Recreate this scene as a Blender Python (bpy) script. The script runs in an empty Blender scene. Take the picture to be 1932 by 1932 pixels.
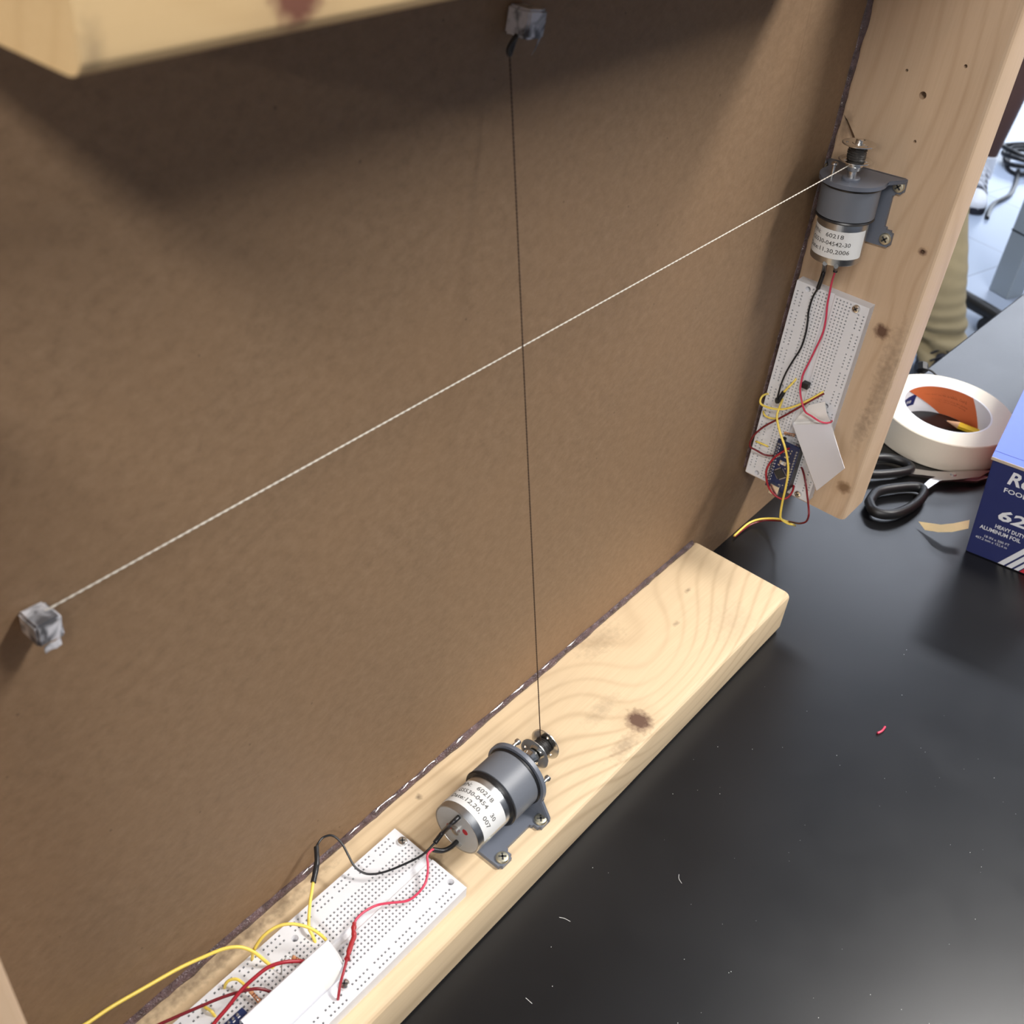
import bpy, bmesh, math, random
from mathutils import Vector, Matrix, noise

random.seed(7)
MM = 0.001
SC = bpy.context.scene
COL = SC.collection

# ------------------------------------------------------------------ camera
cam_d = bpy.data.cameras.new('camera')
cam_d.sensor_width = 36.0
cam_d.sensor_fit = 'HORIZONTAL'
cam_d.lens = 36.0 * 2029.57 / 1932.0
cam_d.clip_start = 0.01
cam_d.clip_end = 60
cam = bpy.data.objects.new('camera', cam_d)
COL.objects.link(cam)
_r = Vector((0.6404982898262445, -0.7636093268293989, 0.0816255885663751))
_d = Vector((-0.4384221725247252, -0.45085002231220545, -0.7775090070345059))
_f = Vector((0.6305140278918109, 0.46220672145722363, -0.6235519282877804))
_m = Matrix((_r, -_d, -_f)).transposed().to_4x4()
_m.translation = Vector((-612.42, -270.68, 569.44)) * MM
cam.matrix_world = _m
cam_d.dof.use_dof = True
cam_d.dof.focus_distance = 0.68
cam_d.dof.aperture_fstop = 17.0
SC.camera = cam

# ------------------------------------------------------------------ light of the room
world = bpy.data.worlds.new('world')
SC.world = world
world.use_nodes = True
_bg = world.node_tree.nodes['Background']
_bg.inputs[0].default_value = (0.86, 0.93, 1.0, 1)
_bg.inputs[1].default_value = 0.03

def ceiling_light(x, y, w, col=(1.0, 0.975, 0.94)):
    d = bpy.data.lights.new('ceiling_troffer', 'AREA')
    d.shape = 'RECTANGLE'; d.size = 0.3; d.size_y = 1.2
    d.energy = w; d.color = col
    o = bpy.data.objects.new('ceiling_troffer', d)
    o.location = (x, y, 1.75)
    COL.objects.link(o)
NEAR, COOL = (1.0, 0.97, 0.93), (0.82, 0.88, 1.0)
for lx, ly, lw, lc in ((0.78, -1.08, 72, NEAR), (-1.60, -1.0, 40, NEAR), (-4.1, -1.08, 72, NEAR), (3.3, -1.08, 40, COOL), (5.7, -1.08, 40, COOL),
                       (2.6, 0.7, 20, COOL), (4.0, 0.7, 26, COOL), (5.4, 0.7, 26, COOL), (6.8, 0.7, 26, COOL), (8.2, 0.7, 26, COOL), (0.87, 2.6, 26, COOL), (3.3, 2.6, 26, COOL)):
    ceiling_light(lx, ly, lw, lc)
# bluish fill light added at the far end of the room, no known window
wd = bpy.data.lights.new('added_cool_fill', 'AREA')
wd.shape = 'RECTANGLE'; wd.size = 7.0; wd.size_y = 2.0; wd.energy = 200.0; wd.color = (0.78, 0.87, 1.0)
wo = bpy.data.objects.new('added_cool_fill', wd)
wo.location = (11.0, 1.0, 0.75); wo.rotation_euler = (math.pi / 2, 0, math.pi / 2)
COL.objects.link(wo)

SC.view_settings.view_transform = 'Standard'
SC.view_settings.look = 'None'
SC.view_settings.gamma = 1.0
SC.view_settings.use_curve_mapping = False
SC.view_settings.exposure = 0.06

# ------------------------------------------------------------------ materials
def srgb(r, g, b):
    f = lambda c: (c / 255 / 12.92) if c / 255 <= 0.04045 else ((c / 255 + 0.055) / 1.055) ** 2.4
    return (f(r), f(g), f(b), 1.0)

class NT:
    def __init__(s, name):
        s.m = bpy.data.materials.new(name); s.m.use_nodes = True
        s.t = s.m.node_tree; s.b = s.t.nodes['Principled BSDF']
    def n(s, typ, **kw):
        o = s.t.nodes.new(typ)
        for k, v in kw.items(): setattr(o, k, v)
        return o
    def l(s, a, b): s.t.links.new(a, b)
    def val(s, sock, v):
        if hasattr(v, 'is_linked') or isinstance(v, bpy.types.NodeSocket): s.l(v, sock)
        else: sock.default_value = v
    def math(s, op, a, b=None, c=None, clamp=False):
        o = s.n('ShaderNodeMath', operation=op, use_clamp=clamp)
        s.val(o.inputs[0], a)
        if b is not None: s.val(o.inputs[1], b)
        if c is not None: s.val(o.inputs[2], c)
        return o.outputs[0]
    def mix(s, f, a, b, blend='MIX'):
        o = s.n('ShaderNodeMix', data_type='RGBA', blend_type=blend)
        s.val(o.inputs[0], f); s.val(o.inputs[6], a); s.val(o.inputs[7], b)
        return o.outputs[2]
    def ramp(s, f, stops):
        o = s.n('ShaderNodeValToRGB'); e = o.color_ramp.elements
        while len(e) < len(stops): e.new(0.5)
        for i, (p, c) in enumerate(stops):
            e[i].position = p; e[i].color = c if len(c) == 4 else (*c, 1)
        s.l(f, o.inputs[0]); return o.outputs[0]
    def noise(s, vec, scale, detail=3, rough=0.5, dist=0.0):
        o = s.n('ShaderNodeTexNoise'); s.l(vec, o.inputs['Vector'])
        o.inputs['Scale'].default_value = scale; o.inputs['Detail'].default_value = detail
        o.inputs['Roughness'].default_value = rough; o.inputs['Distortion'].default_value = dist
        return o.outputs[0]
    def coord(s, which='Object'):
        return s.n('ShaderNodeTexCoord').outputs[which]
    def mapping(s, vec, scale=(1, 1, 1), loc=(0, 0, 0), rot=(0, 0, 0)):
        o = s.n('ShaderNodeMapping'); s.l(vec, o.inputs[0])
        o.inputs[1].default_value = loc; o.inputs[2].default_value = rot; o.inputs[3].default_value = scale
        return o.outputs[0]
    def bump(s, h, strength=0.3, dist=0.001):
        o = s.n('ShaderNodeBump'); o.inputs['Strength'].default_value = strength
        o.inputs['Distance'].default_value = dist; s.l(h, o.inputs['Height']); s.l(o.outputs[0], s.b.inputs['Normal'])

def mat(name, col, rough=0.5, metal=0.0, var=0.0, vscale=200.0, bump=0.0, spec=None, coat=0.0, trans=0.0, alpha=1.0):
    t = NT(name); b = t.b
    b.inputs['Base Color'].default_value = col
    b.inputs['Roughness'].default_value = rough
    b.inputs['Metallic'].default_value = metal
    if spec is not None: b.inputs['Specular IOR Level'].default_value = spec
    if coat: b.inputs['Coat Weight'].default_value = coat; b.inputs['Coat Roughness'].default_value = 0.1
    if trans: b.inputs['Transmission Weight'].default_value = trans
    if alpha < 1: b.inputs['Alpha'].default_value = alpha
    if var or bump:
        nz = t.noise(t.coord(), vscale, 4)
        if var:
            k = t.math('MULTIPLY_ADD', nz, 2 * var, 1 - var)
            o = t.n('ShaderNodeVectorMath', operation='SCALE'); o.inputs[0].default_value = col[:3]
            t.l(k, o.inputs['Scale']); t.l(o.outputs[0], b.inputs['Base Color'])
        if bump: t.bump(nz, bump, 0.0004)
    return t.m

def wood_mat(name, axis, knots=(), swirls=(), light=(0.76, 0.56, 0.34), dark=(0.60, 0.40, 0.21), grain=1.0, off=0.0, stains=()):
    """pine: growth rings along `axis`; knots = (x,y,z,r) dark eyes, swirls = (x,y,z,R,push) bend the rings (metres)."""
    t = NT(name); co = t.coord()
    sx = t.n('ShaderNodeSeparateXYZ'); t.l(co, sx.inputs[0])
    X, Y, Z = sx.outputs
    cross = Y
    def dist(k, st=(1, 1, 1)):
        mp = t.mapping(co, st, tuple(-k[i] * st[i] for i in range(3)))
        o = t.n('ShaderNodeVectorMath', operation='LENGTH'); t.l(mp, o.inputs[0]); return o.outputs['Value']
    long_s = {'x': (0.55, 1, 1), 'z': (1, 1, 0.55), 'y': (1, .55, 1)}[axis]
    push = None
    for k in list(swirls) + [(q[0], q[1], q[2], q[3] * 3.0, q[3] * 1.3) for q in knots]:
        d = dist(k, long_s)
        q = t.math('DIVIDE', d, k[3]); q = t.math('MULTIPLY', q, q)
        e = t.math('POWER', 2.71828, t.math('MULTIPLY', q, -1.0))
        e = t.math('MULTIPLY', e, k[4])
        push = e if push is None else t.math('ADD', push, e)
    wob = t.noise(t.mapping(co, {'x': (2.2, 9, 9), 'z': (9, 9, 2.2), 'y': (9, 2.2, 9)}[axis], (off, off, off)), 1.0, 2)
    c = t.math('MULTIPLY_ADD', wob, 0.022, cross)
    if push is not None: c = t.math('ADD', c, push)
    c = t.math('MULTIPLY_ADD', X if axis == 'z' else Z, 0.35, c)
    rings = t.math('SINE', t.math('MULTIPLY_ADD', c, 2 * math.pi / 0.0105, off))
    rings = t.math('MULTIPLY_ADD', rings, 0.5, 0.5)
    rings = t.math('POWER', rings, 5.0)
    big = t.noise(co, 9.0, 3)
    rings = t.math('MULTIPLY', rings, t.math('MULTIPLY_ADD', big, 1.6, -0.3, clamp=True))
    fib = t.noise(t.mapping(co, {'x': (25, 700, 700), 'z': (700, 700, 25), 'y': (700, 25, 700)}[axis]), 1.0, 3)
    col = t.mix(t.math('MULTIPLY', rings, 0.85 * grain), (*light, 1), (*dark, 1))
    col = t.mix(t.math('MULTIPLY', t.math('MULTIPLY_ADD', fib, 1.8, -0.5, clamp=True), 0.22), col, (dark[0] * .9, dark[1] * .85, dark[2] * .8, 1))
    blot = t.math('MULTIPLY_ADD', t.noise(co, 28.0, 4), 3.0, -1.55, clamp=True)
    col = t.mix(t.math('MULTIPLY', blot, 0.16), col, (0.36, 0.30, 0.22, 1))
    nz = t.noise(co, 260.0, 3)
    for k in knots:
        d = dist(k)
        d = t.math('DIVIDE', d, k[3])
        d = t.math('ADD', d, t.math('MULTIPLY_ADD', nz, 0.8, -0.4))
        halo = t.math('SUBTRACT', 1.0, t.math('MULTIPLY', d, 0.55), clamp=True)
        col = t.mix(t.math('MULTIPLY', halo, 0.42), col, (0.42, 0.27, 0.15, 1))
        core = t.math('MULTIPLY', t.math('SUBTRACT', 1.0, d, clamp=True), 1.7, clamp=True)
        kc = k[4] if len(k) > 4 else (0.13, 0.07, 0.045, 1)
        col = t.mix(core, col, kc)
    for s_ in stains:      # (x,y,z,r,stretch,strength)
        d = t.math('DIVIDE', dist(s_, s_[4]), s_[3])
        d = t.math('ADD', d, t.math('MULTIPLY_ADD', nz, 1.6, -0.8))
        f = t.math('MULTIPLY', t.math('SUBTRACT', 1.0, d, clamp=True), s_[5])
        col = t.mix(f, col, (0.17, 0.12, 0.08, 1))
    t.l(col, t.b.inputs['Base Color'])
    t.b.inputs['Roughness'].default_value = 0.55
    t.b.inputs['Specular IOR Level'].default_value = 0.3
    t.bump(fib, 0.12, 0.0004)
    return t.m

M = {}
M['white_plastic'] = mat('white_plastic', (0.72, 0.72, 0.745, 1), 0.5, spec=0.35)
M['hole_dark'] = mat('hole_dark', (0.035, 0.035, 0.035, 1), 0.6)
M['grey_paint'] = mat('grey_painted_metal', srgb(104, 108, 116), 0.42, 0.0, 0.05, 3000, 0.05)
M['bracket'] = mat('grey_bracket_paint', srgb(100, 105, 116), 0.38, 0.0, 0.04, 3000, 0.05)
M['black_rubber'] = mat('black_rubber', (0.012, 0.012, 0.014, 1), 0.35)
M['black_wire'] = mat('black_insulation', (0.010, 0.010, 0.012, 1), 0.30)
M['steel_can'] = mat('brushed_steel_can', (0.60, 0.61, 0.62, 1), 0.30, 1.0, 0.06, 900)
M['chrome'] = mat('nickel_plate', (0.78, 0.77, 0.74, 1), 0.20, 1.0)
M['brass'] = mat('zinc_yellow_screw', (0.70, 0.67, 0.52, 1), 0.42, 1.0)
M['endcap'] = mat('motor_end_cap', srgb(168, 168, 166), 0.45, 0.4)
M['red_mark'] = mat('red_mark', srgb(150, 22, 30), 0.5)
M['label'] = mat('paper_label', (0.68, 0.68, 0.67, 1), 0.62, spec=0.2)
M['ink'] = mat('grey_ink', srgb(92, 90, 88), 0.6)
M['thread'] = mat('dark_thread', (0.035, 0.032, 0.030, 1), 0.45)
M['yellow'] = mat('yellow_insulation', srgb(240, 212, 96), 0.38)
M['red'] = mat('red_insulation', srgb(154, 28, 42), 0.36)
M['darkred'] = mat('dark_red_insulation', srgb(112, 22, 32), 0.32)
M['pink'] = mat('pink_red_insulation', srgb(204, 60, 88), 0.36)
M['splice'] = mat('red_splice_sleeve', srgb(166, 42, 46), 0.42)
M['paper'] = mat('white_paper', (0.71, 0.71, 0.755, 1), 0.65)
M['paper_in'] = mat('white_paper_flap', (0.80, 0.79, 0.77, 1), 0.65)
M['tape_clear'] = mat('clear_tape', (0.74, 0.74, 0.71, 1), 0.22)
M['pcb'] = mat('blue_circuit_board', (0.010, 0.020, 0.075, 1), 0.35, 0, 0.2, 400)
M['black_plastic'] = mat('black_plastic', (0.014, 0.014, 0.015, 1), 0.42)
M['chip'] = mat('chip_epoxy', (0.022, 0.023, 0.025, 1), 0.5)
M['tin'] = mat('tinned_contacts', (0.70, 0.71, 0.70, 1), 0.28, 1.0)
M['silk'] = mat('white_silkscreen', (0.7, 0.7, 0.7, 1), 0.5)
M['resistor'] = mat('tan_resistor_body', srgb(206, 142, 96), 0.4)
M['band'] = mat('brown_band', srgb(120, 52, 26), 0.4)
M['string'] = mat('white_twisted_string', srgb(212, 206, 194), 0.7)
M['string_dark'] = mat('brown_string', srgb(62, 44, 30), 0.7)
M['mask_tape'] = mat('masking_tape_paper', (0.80, 0.74, 0.62, 1), 0.6, 0, 0.02, 500)
M['tape_top'] = mat('masking_tape_roll_face', (0.88, 0.86, 0.80, 1), 0.6)
M['core_white'] = mat('tape_core_white', (0.78, 0.79, 0.82, 1), 0.5)
M['core_orange'] = mat('tape_core_orange', srgb(206, 108, 62), 0.5)
M['navy'] = mat('navy_print', srgb(30, 38, 92), 0.45)
M['brown_ink'] = mat('brown_ink', srgb(120, 54, 24), 0.6)
M['pencil_yellow'] = mat('pencil_paint', srgb(244, 200, 52), 0.4)
M['pencil_wood'] = mat('pencil_cedar', srgb(226, 178, 140), 0.6)
M['graphite'] = mat('graphite', (0.03, 0.03, 0.03, 1), 0.4)
M['blade'] = mat('scissor_steel', (0.62, 0.62, 0.62, 1), 0.28, 1.0)
M['handle'] = mat('black_handle', (0.010, 0.010, 0.011, 1), 0.42)
M['box_navy'] = mat('foil_box_navy', srgb(34, 42, 96), 0.35, 0, 0.06, 120)
M['box_blue'] = mat('foil_box_blue', srgb(74, 98, 200), 0.35, 0, 0.04, 120)
M['box_red'] = mat('foil_box_red', srgb(206, 52, 62), 0.38)
M['box_white'] = mat('foil_box_white', (0.80, 0.81, 0.84, 1), 0.4)
M['card'] = mat('cardboard_edge', srgb(196, 180, 160), 0.7)
M['strip'] = mat('cream_paper_strip', srgb(240, 214, 160), 0.6, 0, 0.05, 300)
M['khaki'] = mat('khaki_cotton', srgb(156, 140, 106), 0.85, 0, 0.06, 60, 0.1)
M['skin'] = mat('brown_skin', srgb(80, 52, 42), 0.55)
M['shirt'] = mat('grey_shirt', srgb(120, 124, 132), 0.85)
M['shorts'] = mat('dark_shorts', srgb(40, 42, 50), 0.85)
M['hair'] = mat('dark_hair', (0.02, 0.015, 0.012, 1), 0.6)
M['shoe_white'] = mat('white_rubber', (0.82, 0.83, 0.86, 1), 0.5)
M['shoe_black'] = mat('black_canvas', (0.02, 0.02, 0.03, 1), 0.7)
M['grey_steel'] = mat('grey_painted_steel', srgb(158, 168, 176), 0.4, 0, 0.03, 20)
M['lint'] = mat('white_lint', (0.8, 0.8, 0.78, 1), 0.8)

def crinkled_tape():
    t = NT('crinkled_clear_tape'); co = t.coord()
    nz = t.noise(co, 150.0, 2, 0.5, 0.8)
    col = t.ramp(nz, [(0.36, (0.10, 0.10, 0.11)), (0.47, (0.34, 0.35, 0.38)), (0.60, (0.66, 0.66, 0.70))])
    t.l(col, t.b.inputs['Base Color']); t.b.inputs['Roughness'].default_value = 0.28
    t.bump(t.noise(co, 260.0, 2, 0.5, 1.0), 0.25, 0.0006)
    return t.m
M['crinkle'] = crinkled_tape()

def glue_mat():
    t = NT('hot_glue'); co = t.coord()
    nz = t.noise(co, 160.0, 3)
    col = t.ramp(nz, [(0.3, (0.060, 0.038, 0.036)), (0.7, (0.15, 0.095, 0.10))])
    t.l(col, t.b.inputs['Base Color']); t.b.inputs['Roughness'].default_value = 0.16
    t.b.inputs['Coat Weight'].default_value = 0.6
    t.bump(t.noise(co, 420.0, 3, 0.6, 1.0), 1.0, 0.002)
    return t.m
M['glue'] = glue_mat()

def panel_mat():
    t = NT('brown_hardboard'); co = t.coord()
    base = t.noise(co, 14.0, 4, 0.6)
    fib = t.noise(t.mapping(co, (150, 150, 210), rot=(0, 0.5, 0)), 1.0, 6, 0.72)
    fine = t.noise(co, 900.0, 2)
    col = t.ramp(fib, [(0.25, (0.185, 0.117, 0.067)), (0.5, (0.242, 0.156, 0.091)), (0.78, (0.302, 0.201, 0.123))])
    col = t.mix(t.math('MULTIPLY_ADD', base, 1.6, -0.5, clamp=True), col, t.mix(0.5, col, (0.285, 0.172, 0.092, 1)))
    col = t.mix(t.math('MULTIPLY_ADD', fine, 0.9, -0.3, clamp=True), col, t.mix(0.35, col, (0.18, 0.11, 0.06, 1)))
    vor = t.n('ShaderNodeTexVoronoi', feature='F1'); t.l(co, vor.inputs['Vector']); vor.inputs['Scale'].default_value = 55.0
    sp = t.math('LESS_THAN', vor.outputs['Distance'], 0.035)
    col = t.mix(t.math('MULTIPLY', sp, 0.55), col, (0.10, 0.06, 0.035, 1))
    # pencil line ruled down the board near its right side
    sx = t.n('ShaderNodeSeparateXYZ'); t.l(co, sx.inputs[0])
    lx = t.math('MULTIPLY_ADD', sx.outputs[2], -0.048, 0.0027)
    ln = t.math('LESS_THAN', t.math('ABSOLUTE', t.math('SUBTRACT', sx.outputs[0], lx)), 0.00045)
    col = t.mix(t.math('MULTIPLY', ln, t.math('MULTIPLY_ADD', base, 0.8, -0.05, clamp=True)), col, (0.15, 0.09, 0.05, 1))
    t.l(col, t.b.inputs['Base Color']); t.b.inputs['Roughness'].default_value = 0.58
    t.b.inputs['Specular IOR Level'].default_value = 0.35
    t.bump(fib, 0.03, 0.0004)
    return t.m
M['panel'] = panel_mat()

def table_mat():
    t = NT('black_laminate'); co = t.coord()
    sm = t.noise(co, 7.0, 4, 0.6)
    spots = t.noise(co, 30.0, 3, 0.5, 0.6)
    t.b.inputs['Base Color'].default_value = (0.0040, 0.0040, 0.0048, 1)
    r = t.math('MULTIPLY_ADD', sm, 0.10, 0.23)
    r = t.math('MULTIPLY_ADD', spots, 0.05, r)
    t.l(r, t.b.inputs['Roughness'])
    t.b.inputs['Specular IOR Level'].default_value = 0.5
    t.bump(t.noise(co, 1600.0, 2), 0.05, 0.0002)
    return t.m
M['table'] = table_mat()

def floor_mat():
    t = NT('pale_floor_tiles'); co = t.coord()
    br = t.n('ShaderNodeTexBrick', offset=0.0); t.l(t.mapping(co, rot=(0, 0, 0.25)), br.inputs['Vector'])
    br.inputs['Scale'].default_value = 1.0; br.inputs['Brick Width'].default_value = 0.42; br.inputs['Row Height'].default_value = 0.42
    br.inputs['Mortar Size'].default_value = 0.003
    br.inputs['Color1'].default_value = (0.44, 0.51, 0.64, 1); br.inputs['Color2'].default_value = (0.41, 0.48, 0.60, 1)
    br.inputs['Mortar'].default_value = (0.27, 0.31, 0.38, 1)
    col = t.mix(t.math('MULTIPLY', t.noise(co, 5.0, 4), 0.4), br.outputs[0], (0.37, 0.43, 0.53, 1))
    t.l(col, t.b.inputs['Base Color']); t.b.inputs['Roughness'].default_value = 0.22
    return t.m
M['floor'] = floor_mat()

# ------------------------------------------------------------------ mesh helpers (input in millimetres)
def link(name, me, m, parent=None, smooth=False, label=None, cat=None, group=None, kind=None):
    o = bpy.data.objects.new(name, me); COL.objects.link(o)
    if m is not None and not me.materials: me.materials.append(m)
    if smooth:
        for q in me.polygons: q.use_smooth = True
    if parent is not None: o.parent = parent
    tag(o, label, cat, group, kind)
    return o
def tag(o, label=None, cat=None, group=None, kind=None):
    if label: o['label'] = label
    if cat: o['category'] = cat
    if group: o['group'] = group
    if kind: o['kind'] = kind
def empty(name, label, cat, mw=None, group=None):
    o = bpy.data.objects.new(name, None); COL.objects.link(o); o.empty_display_size = 0.01
    if mw is not None: o.matrix_world = mw
    tag(o, label, cat, group); return o
def bm_mesh(bm, name='mesh'):
    bmesh.ops.recalc_face_normals(bm, faces=bm.faces)
    me = bpy.data.meshes.new(name); bm.to_mesh(me); bm.free()
    me.transform(Matrix.Scale(MM, 4)); return me
def auto_smooth(me, ang=0.6):
    for q in me.polygons: q.use_smooth = True
    bm = bmesh.new(); bm.from_mesh(me)
    for e in bm.edges:
        if len(e.link_faces) == 2 and e.calc_face_angle(0) > ang: e.smooth = False
    bm.to_mesh(me); bm.free(); return me
def box(bm, c, s, rot=None):
    r = bmesh.ops.create_cube(bm, size=1.0)
    mt = Matrix.Translation(c) @ (rot.to_4x4() if rot else Matrix.Identity(4)) @ Matrix.Diagonal((*s, 1))
    bmesh.ops.transform(bm, matrix=mt, verts=r['verts']); return r['verts']
def box_me(c, s, bevel=0.0, seg=2, rot=None, edges=None):
    bm = bmesh.new(); box(bm, c, s, rot)
    if bevel:
        ed = [e for e in bm.edges if edges is None or edges(e)]
        bmesh.ops.bevel(bm, geom=ed, offset=bevel, segments=seg, affect='EDGES', profile=0.5)
    return auto_smooth(bm_mesh(bm), 0.2)
def frame_from(ax):
    a = Vector(ax).normalized(); u = a.orthogonal().normalized(); return u, a.cross(u), a
def lathe(prof, origin, axis, seg=48, cap=True):
    """prof = [(distance along axis, radius)...]"""
    bm = bmesh.new(); u, v, a = frame_from(axis); o = Vector(origin); rings = []
    for d, r in prof:
        rings.append([bm.verts.new(o + a * d + (u * math.cos(2 * math.pi * i / seg) + v * math.sin(2 * math.pi * i / seg)) * r) for i in range(seg)])
    for A, B in zip(rings, rings[1:]):
        for i in range(seg): bm.faces.new((A[i], A[(i + 1) % seg], B[(i + 1) % seg], B[i]))
    if cap: bm.faces.new(rings[0][::-1]); bm.faces.new(rings[-1])
    return auto_smooth(bm_mesh(bm))
def ring_lathe(prof, origin, axis, seg=64):
    """closed profile ring (hollow)"""
    bm = bmesh.new(); u, v, a = frame_from(axis); o = Vector(origin); rings = []
    for d, r in prof:
        rings.append([bm.verts.new(o + a * d + (u * math.cos(2 * math.pi * i / seg) + v * math.sin(2 * math.pi * i / seg)) * r) for i in range(seg)])
    n = len(rings)
    for k in range(n):
        A, B = rings[k], rings[(k + 1) % n]
        for i in range(seg): bm.faces.new((A[i], A[(i + 1) % seg], B[(i + 1) % seg], B[i]))
    return auto_smooth(bm_mesh(bm))
def catmull(P, sub=8):
    P = [Vector(q) for q in P]; out = []
    for i in range(len(P) - 1):
        p0 = P[i - 1] if i else P[0] * 2 - P[1]; p1, p2 = P[i], P[i + 1]
        p3 = P[i + 2] if i + 2 < len(P) else P[-1] * 2 - P[-2]
        for k in range(sub):
            t = k / sub
            out.append(0.5 * ((2 * p1) + (-p0 + p2) * t + (2 * p0 - 5 * p1 + 4 * p2 - p3) * t * t + (-p0 + 3 * p1 - 3 * p2 + p3) * t ** 3))
    out.append(P[-1]); return out
def sweep(P, r, seg=10, closed=False, flat=None, bm=None):
    """tube along points; r number or function(0..1); flat=(normal, ratio) squashes along a direction"""
    own = bm is None
    bm = bm or bmesh.new(); n = len(P); rings = []
    T = []
    for i in range(n):
        a = P[(i + 1) % n] if closed else P[min(i + 1, n - 1)]; b = P[i - 1] if closed or i else P[0]
        T.append((a - b).normalized())
    u = T[0].orthogonal().normalized()
    for i in range(n):
        u = (u - T[i] * u.dot(T[i])).normalized(); v = T[i].cross(u)
        rr = r(i / (n - 1)) if callable(r) else r
        ring = []
        for k in range(seg):
            th = 2 * math.pi * k / seg; off = (u * math.cos(th) + v * math.sin(th)) * rr
            if flat: nn = Vector(flat[0]); off = off - nn * off.dot(nn) * (1 - flat[1])
            ring.append(bm.verts.new(P[i] + off))
        rings.append(ring)
    pairs = list(zip(rings, rings[1:]))
    if closed:
        # align seam
        A, B = rings[-1], rings[0]
        best = min(range(seg), key=lambda s: sum((A[k].co - B[(k + s) % seg].co).length for k in range(seg)))
        pairs.append((A, B[best:] + B[:best]))
    for A, B in pairs:
        for k in range(seg): bm.faces.new((A[k], A[(k + 1) % seg], B[(k + 1) % seg], B[k]))
    if not closed: bm.faces.new(rings[0][::-1]); bm.faces.new(rings[-1])
    if own: return auto_smooth(bm_mesh(bm), 1.0)
def prism(pts, d0, d1, fn):
    """extrude a 2D outline between depth d0 and d1; fn maps (x,y,d) to a 3D point"""
    bm = bmesh.new()
    A = [bm.verts.new(fn(x, y, d0)) for x, y in pts]; B = [bm.verts.new(fn(x, y, d1)) for x, y in pts]
    n = len(pts)
    for i in range(n): bm.faces.new((A[i], A[(i + 1) % n], B[(i + 1) % n], B[i]))
    bm.faces.new(A[::-1]); bm.faces.new(B)
    return bm
def sheet(grid, th=0.25):
    """thin sheet from a grid of points (rows of Vectors), given real thickness"""
    bm = bmesh.new(); R = len(grid); Cn = len(grid[0])
    V = [[Vector(q) for q in row] for row in grid]
    def nrm(i, j):
        a = V[min(i + 1, R - 1)][j] - V[max(i - 1, 0)][j]; b = V[i][min(j + 1, Cn - 1)] - V[i][max(j - 1, 0)]
        c = a.cross(b); return c.normalized() if c.length > 1e-9 else Vector((0, 0, 1))
    T = [[bm.verts.new(V[i][j] + nrm(i, j) * th / 2) for j in range(Cn)] for i in range(R)]
    Bv = [[bm.verts.new(V[i][j] - nrm(i, j) * th / 2) for j in range(Cn)] for i in range(R)]
    for i in range(R - 1):
        for j in range(Cn - 1):
            bm.faces.new((T[i][j], T[i + 1][j], T[i + 1][j + 1], T[i][j + 1])); bm.faces.new((Bv[i][j], Bv[i][j + 1], Bv[i + 1][j + 1], Bv[i + 1][j]))
    for i in range(R - 1):
        bm.faces.new((T[i][0], Bv[i][0], Bv[i + 1][0], T[i + 1][0])); bm.faces.new((T[i][-1], T[i + 1][-1], Bv[i + 1][-1], Bv[i][-1]))
    for j in range(Cn - 1):
        bm.faces.new((T[0][j], T[0][j + 1], Bv[0][j + 1], Bv[0][j])); bm.faces.new((T[-1][j], Bv[-1][j], Bv[-1][j + 1], T[-1][j + 1]))
    return auto_smooth(bm_mesh(bm), 0.5)
def lerp2(a, b, c, d, s, t):
    a, b, c, d = map(Vector, (a, b, c, d)); return (a * (1 - s) + b * s) * (1 - t) + (d * (1 - s) + c * s) * t
def text_me(s, width, height, fn, bold=0.0, th=0.06):
    """flat lettering: s laid out to width x height (mm), fn maps (x,y,depth)->3D"""
    cu = bpy.data.curves.new('txt', 'FONT'); cu.body = s; cu.size = 1.0; cu.offset = bold; cu.resolution_u = 2
    o = bpy.data.objects.new('txt', cu); COL.objects.link(o)
    dg = bpy.context.evaluated_depsgraph_get(); dg.update()
    me = bpy.data.meshes.new_from_object(o.evaluated_get(dg)); bpy.data.objects.remove(o); bpy.data.curves.remove(cu)
    xs = [v.co.x for v in me.vertices]; x0, x1 = min(xs), max(xs); H = 0.70
    for v in me.vertices:
        x = (v.co.x - x0) / (x1 - x0) * width; y = v.co.y / H * height
        v.co = Vector(fn(x, y, th)) * MM
    return me
def apply_bool(me, cutters, m):
    o = bpy.data.objects.new('tmp', me); COL.objects.link(o); cs = []
    for cm in cutters:
        c = bpy.data.objects.new('cut', cm); COL.objects.link(c); cs.append(c)
        md = o.modifiers.new('b', 'BOOLEAN'); md.operation = 'DIFFERENCE'; md.object = c; md.solver = 'EXACT'
    dg = bpy.context.evaluated_depsgraph_get(); dg.update()
    out = bpy.data.meshes.new_from_object(o.evaluated_get(dg))
    for c in cs + [o]: bpy.data.objects.remove(c)
    return out

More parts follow.
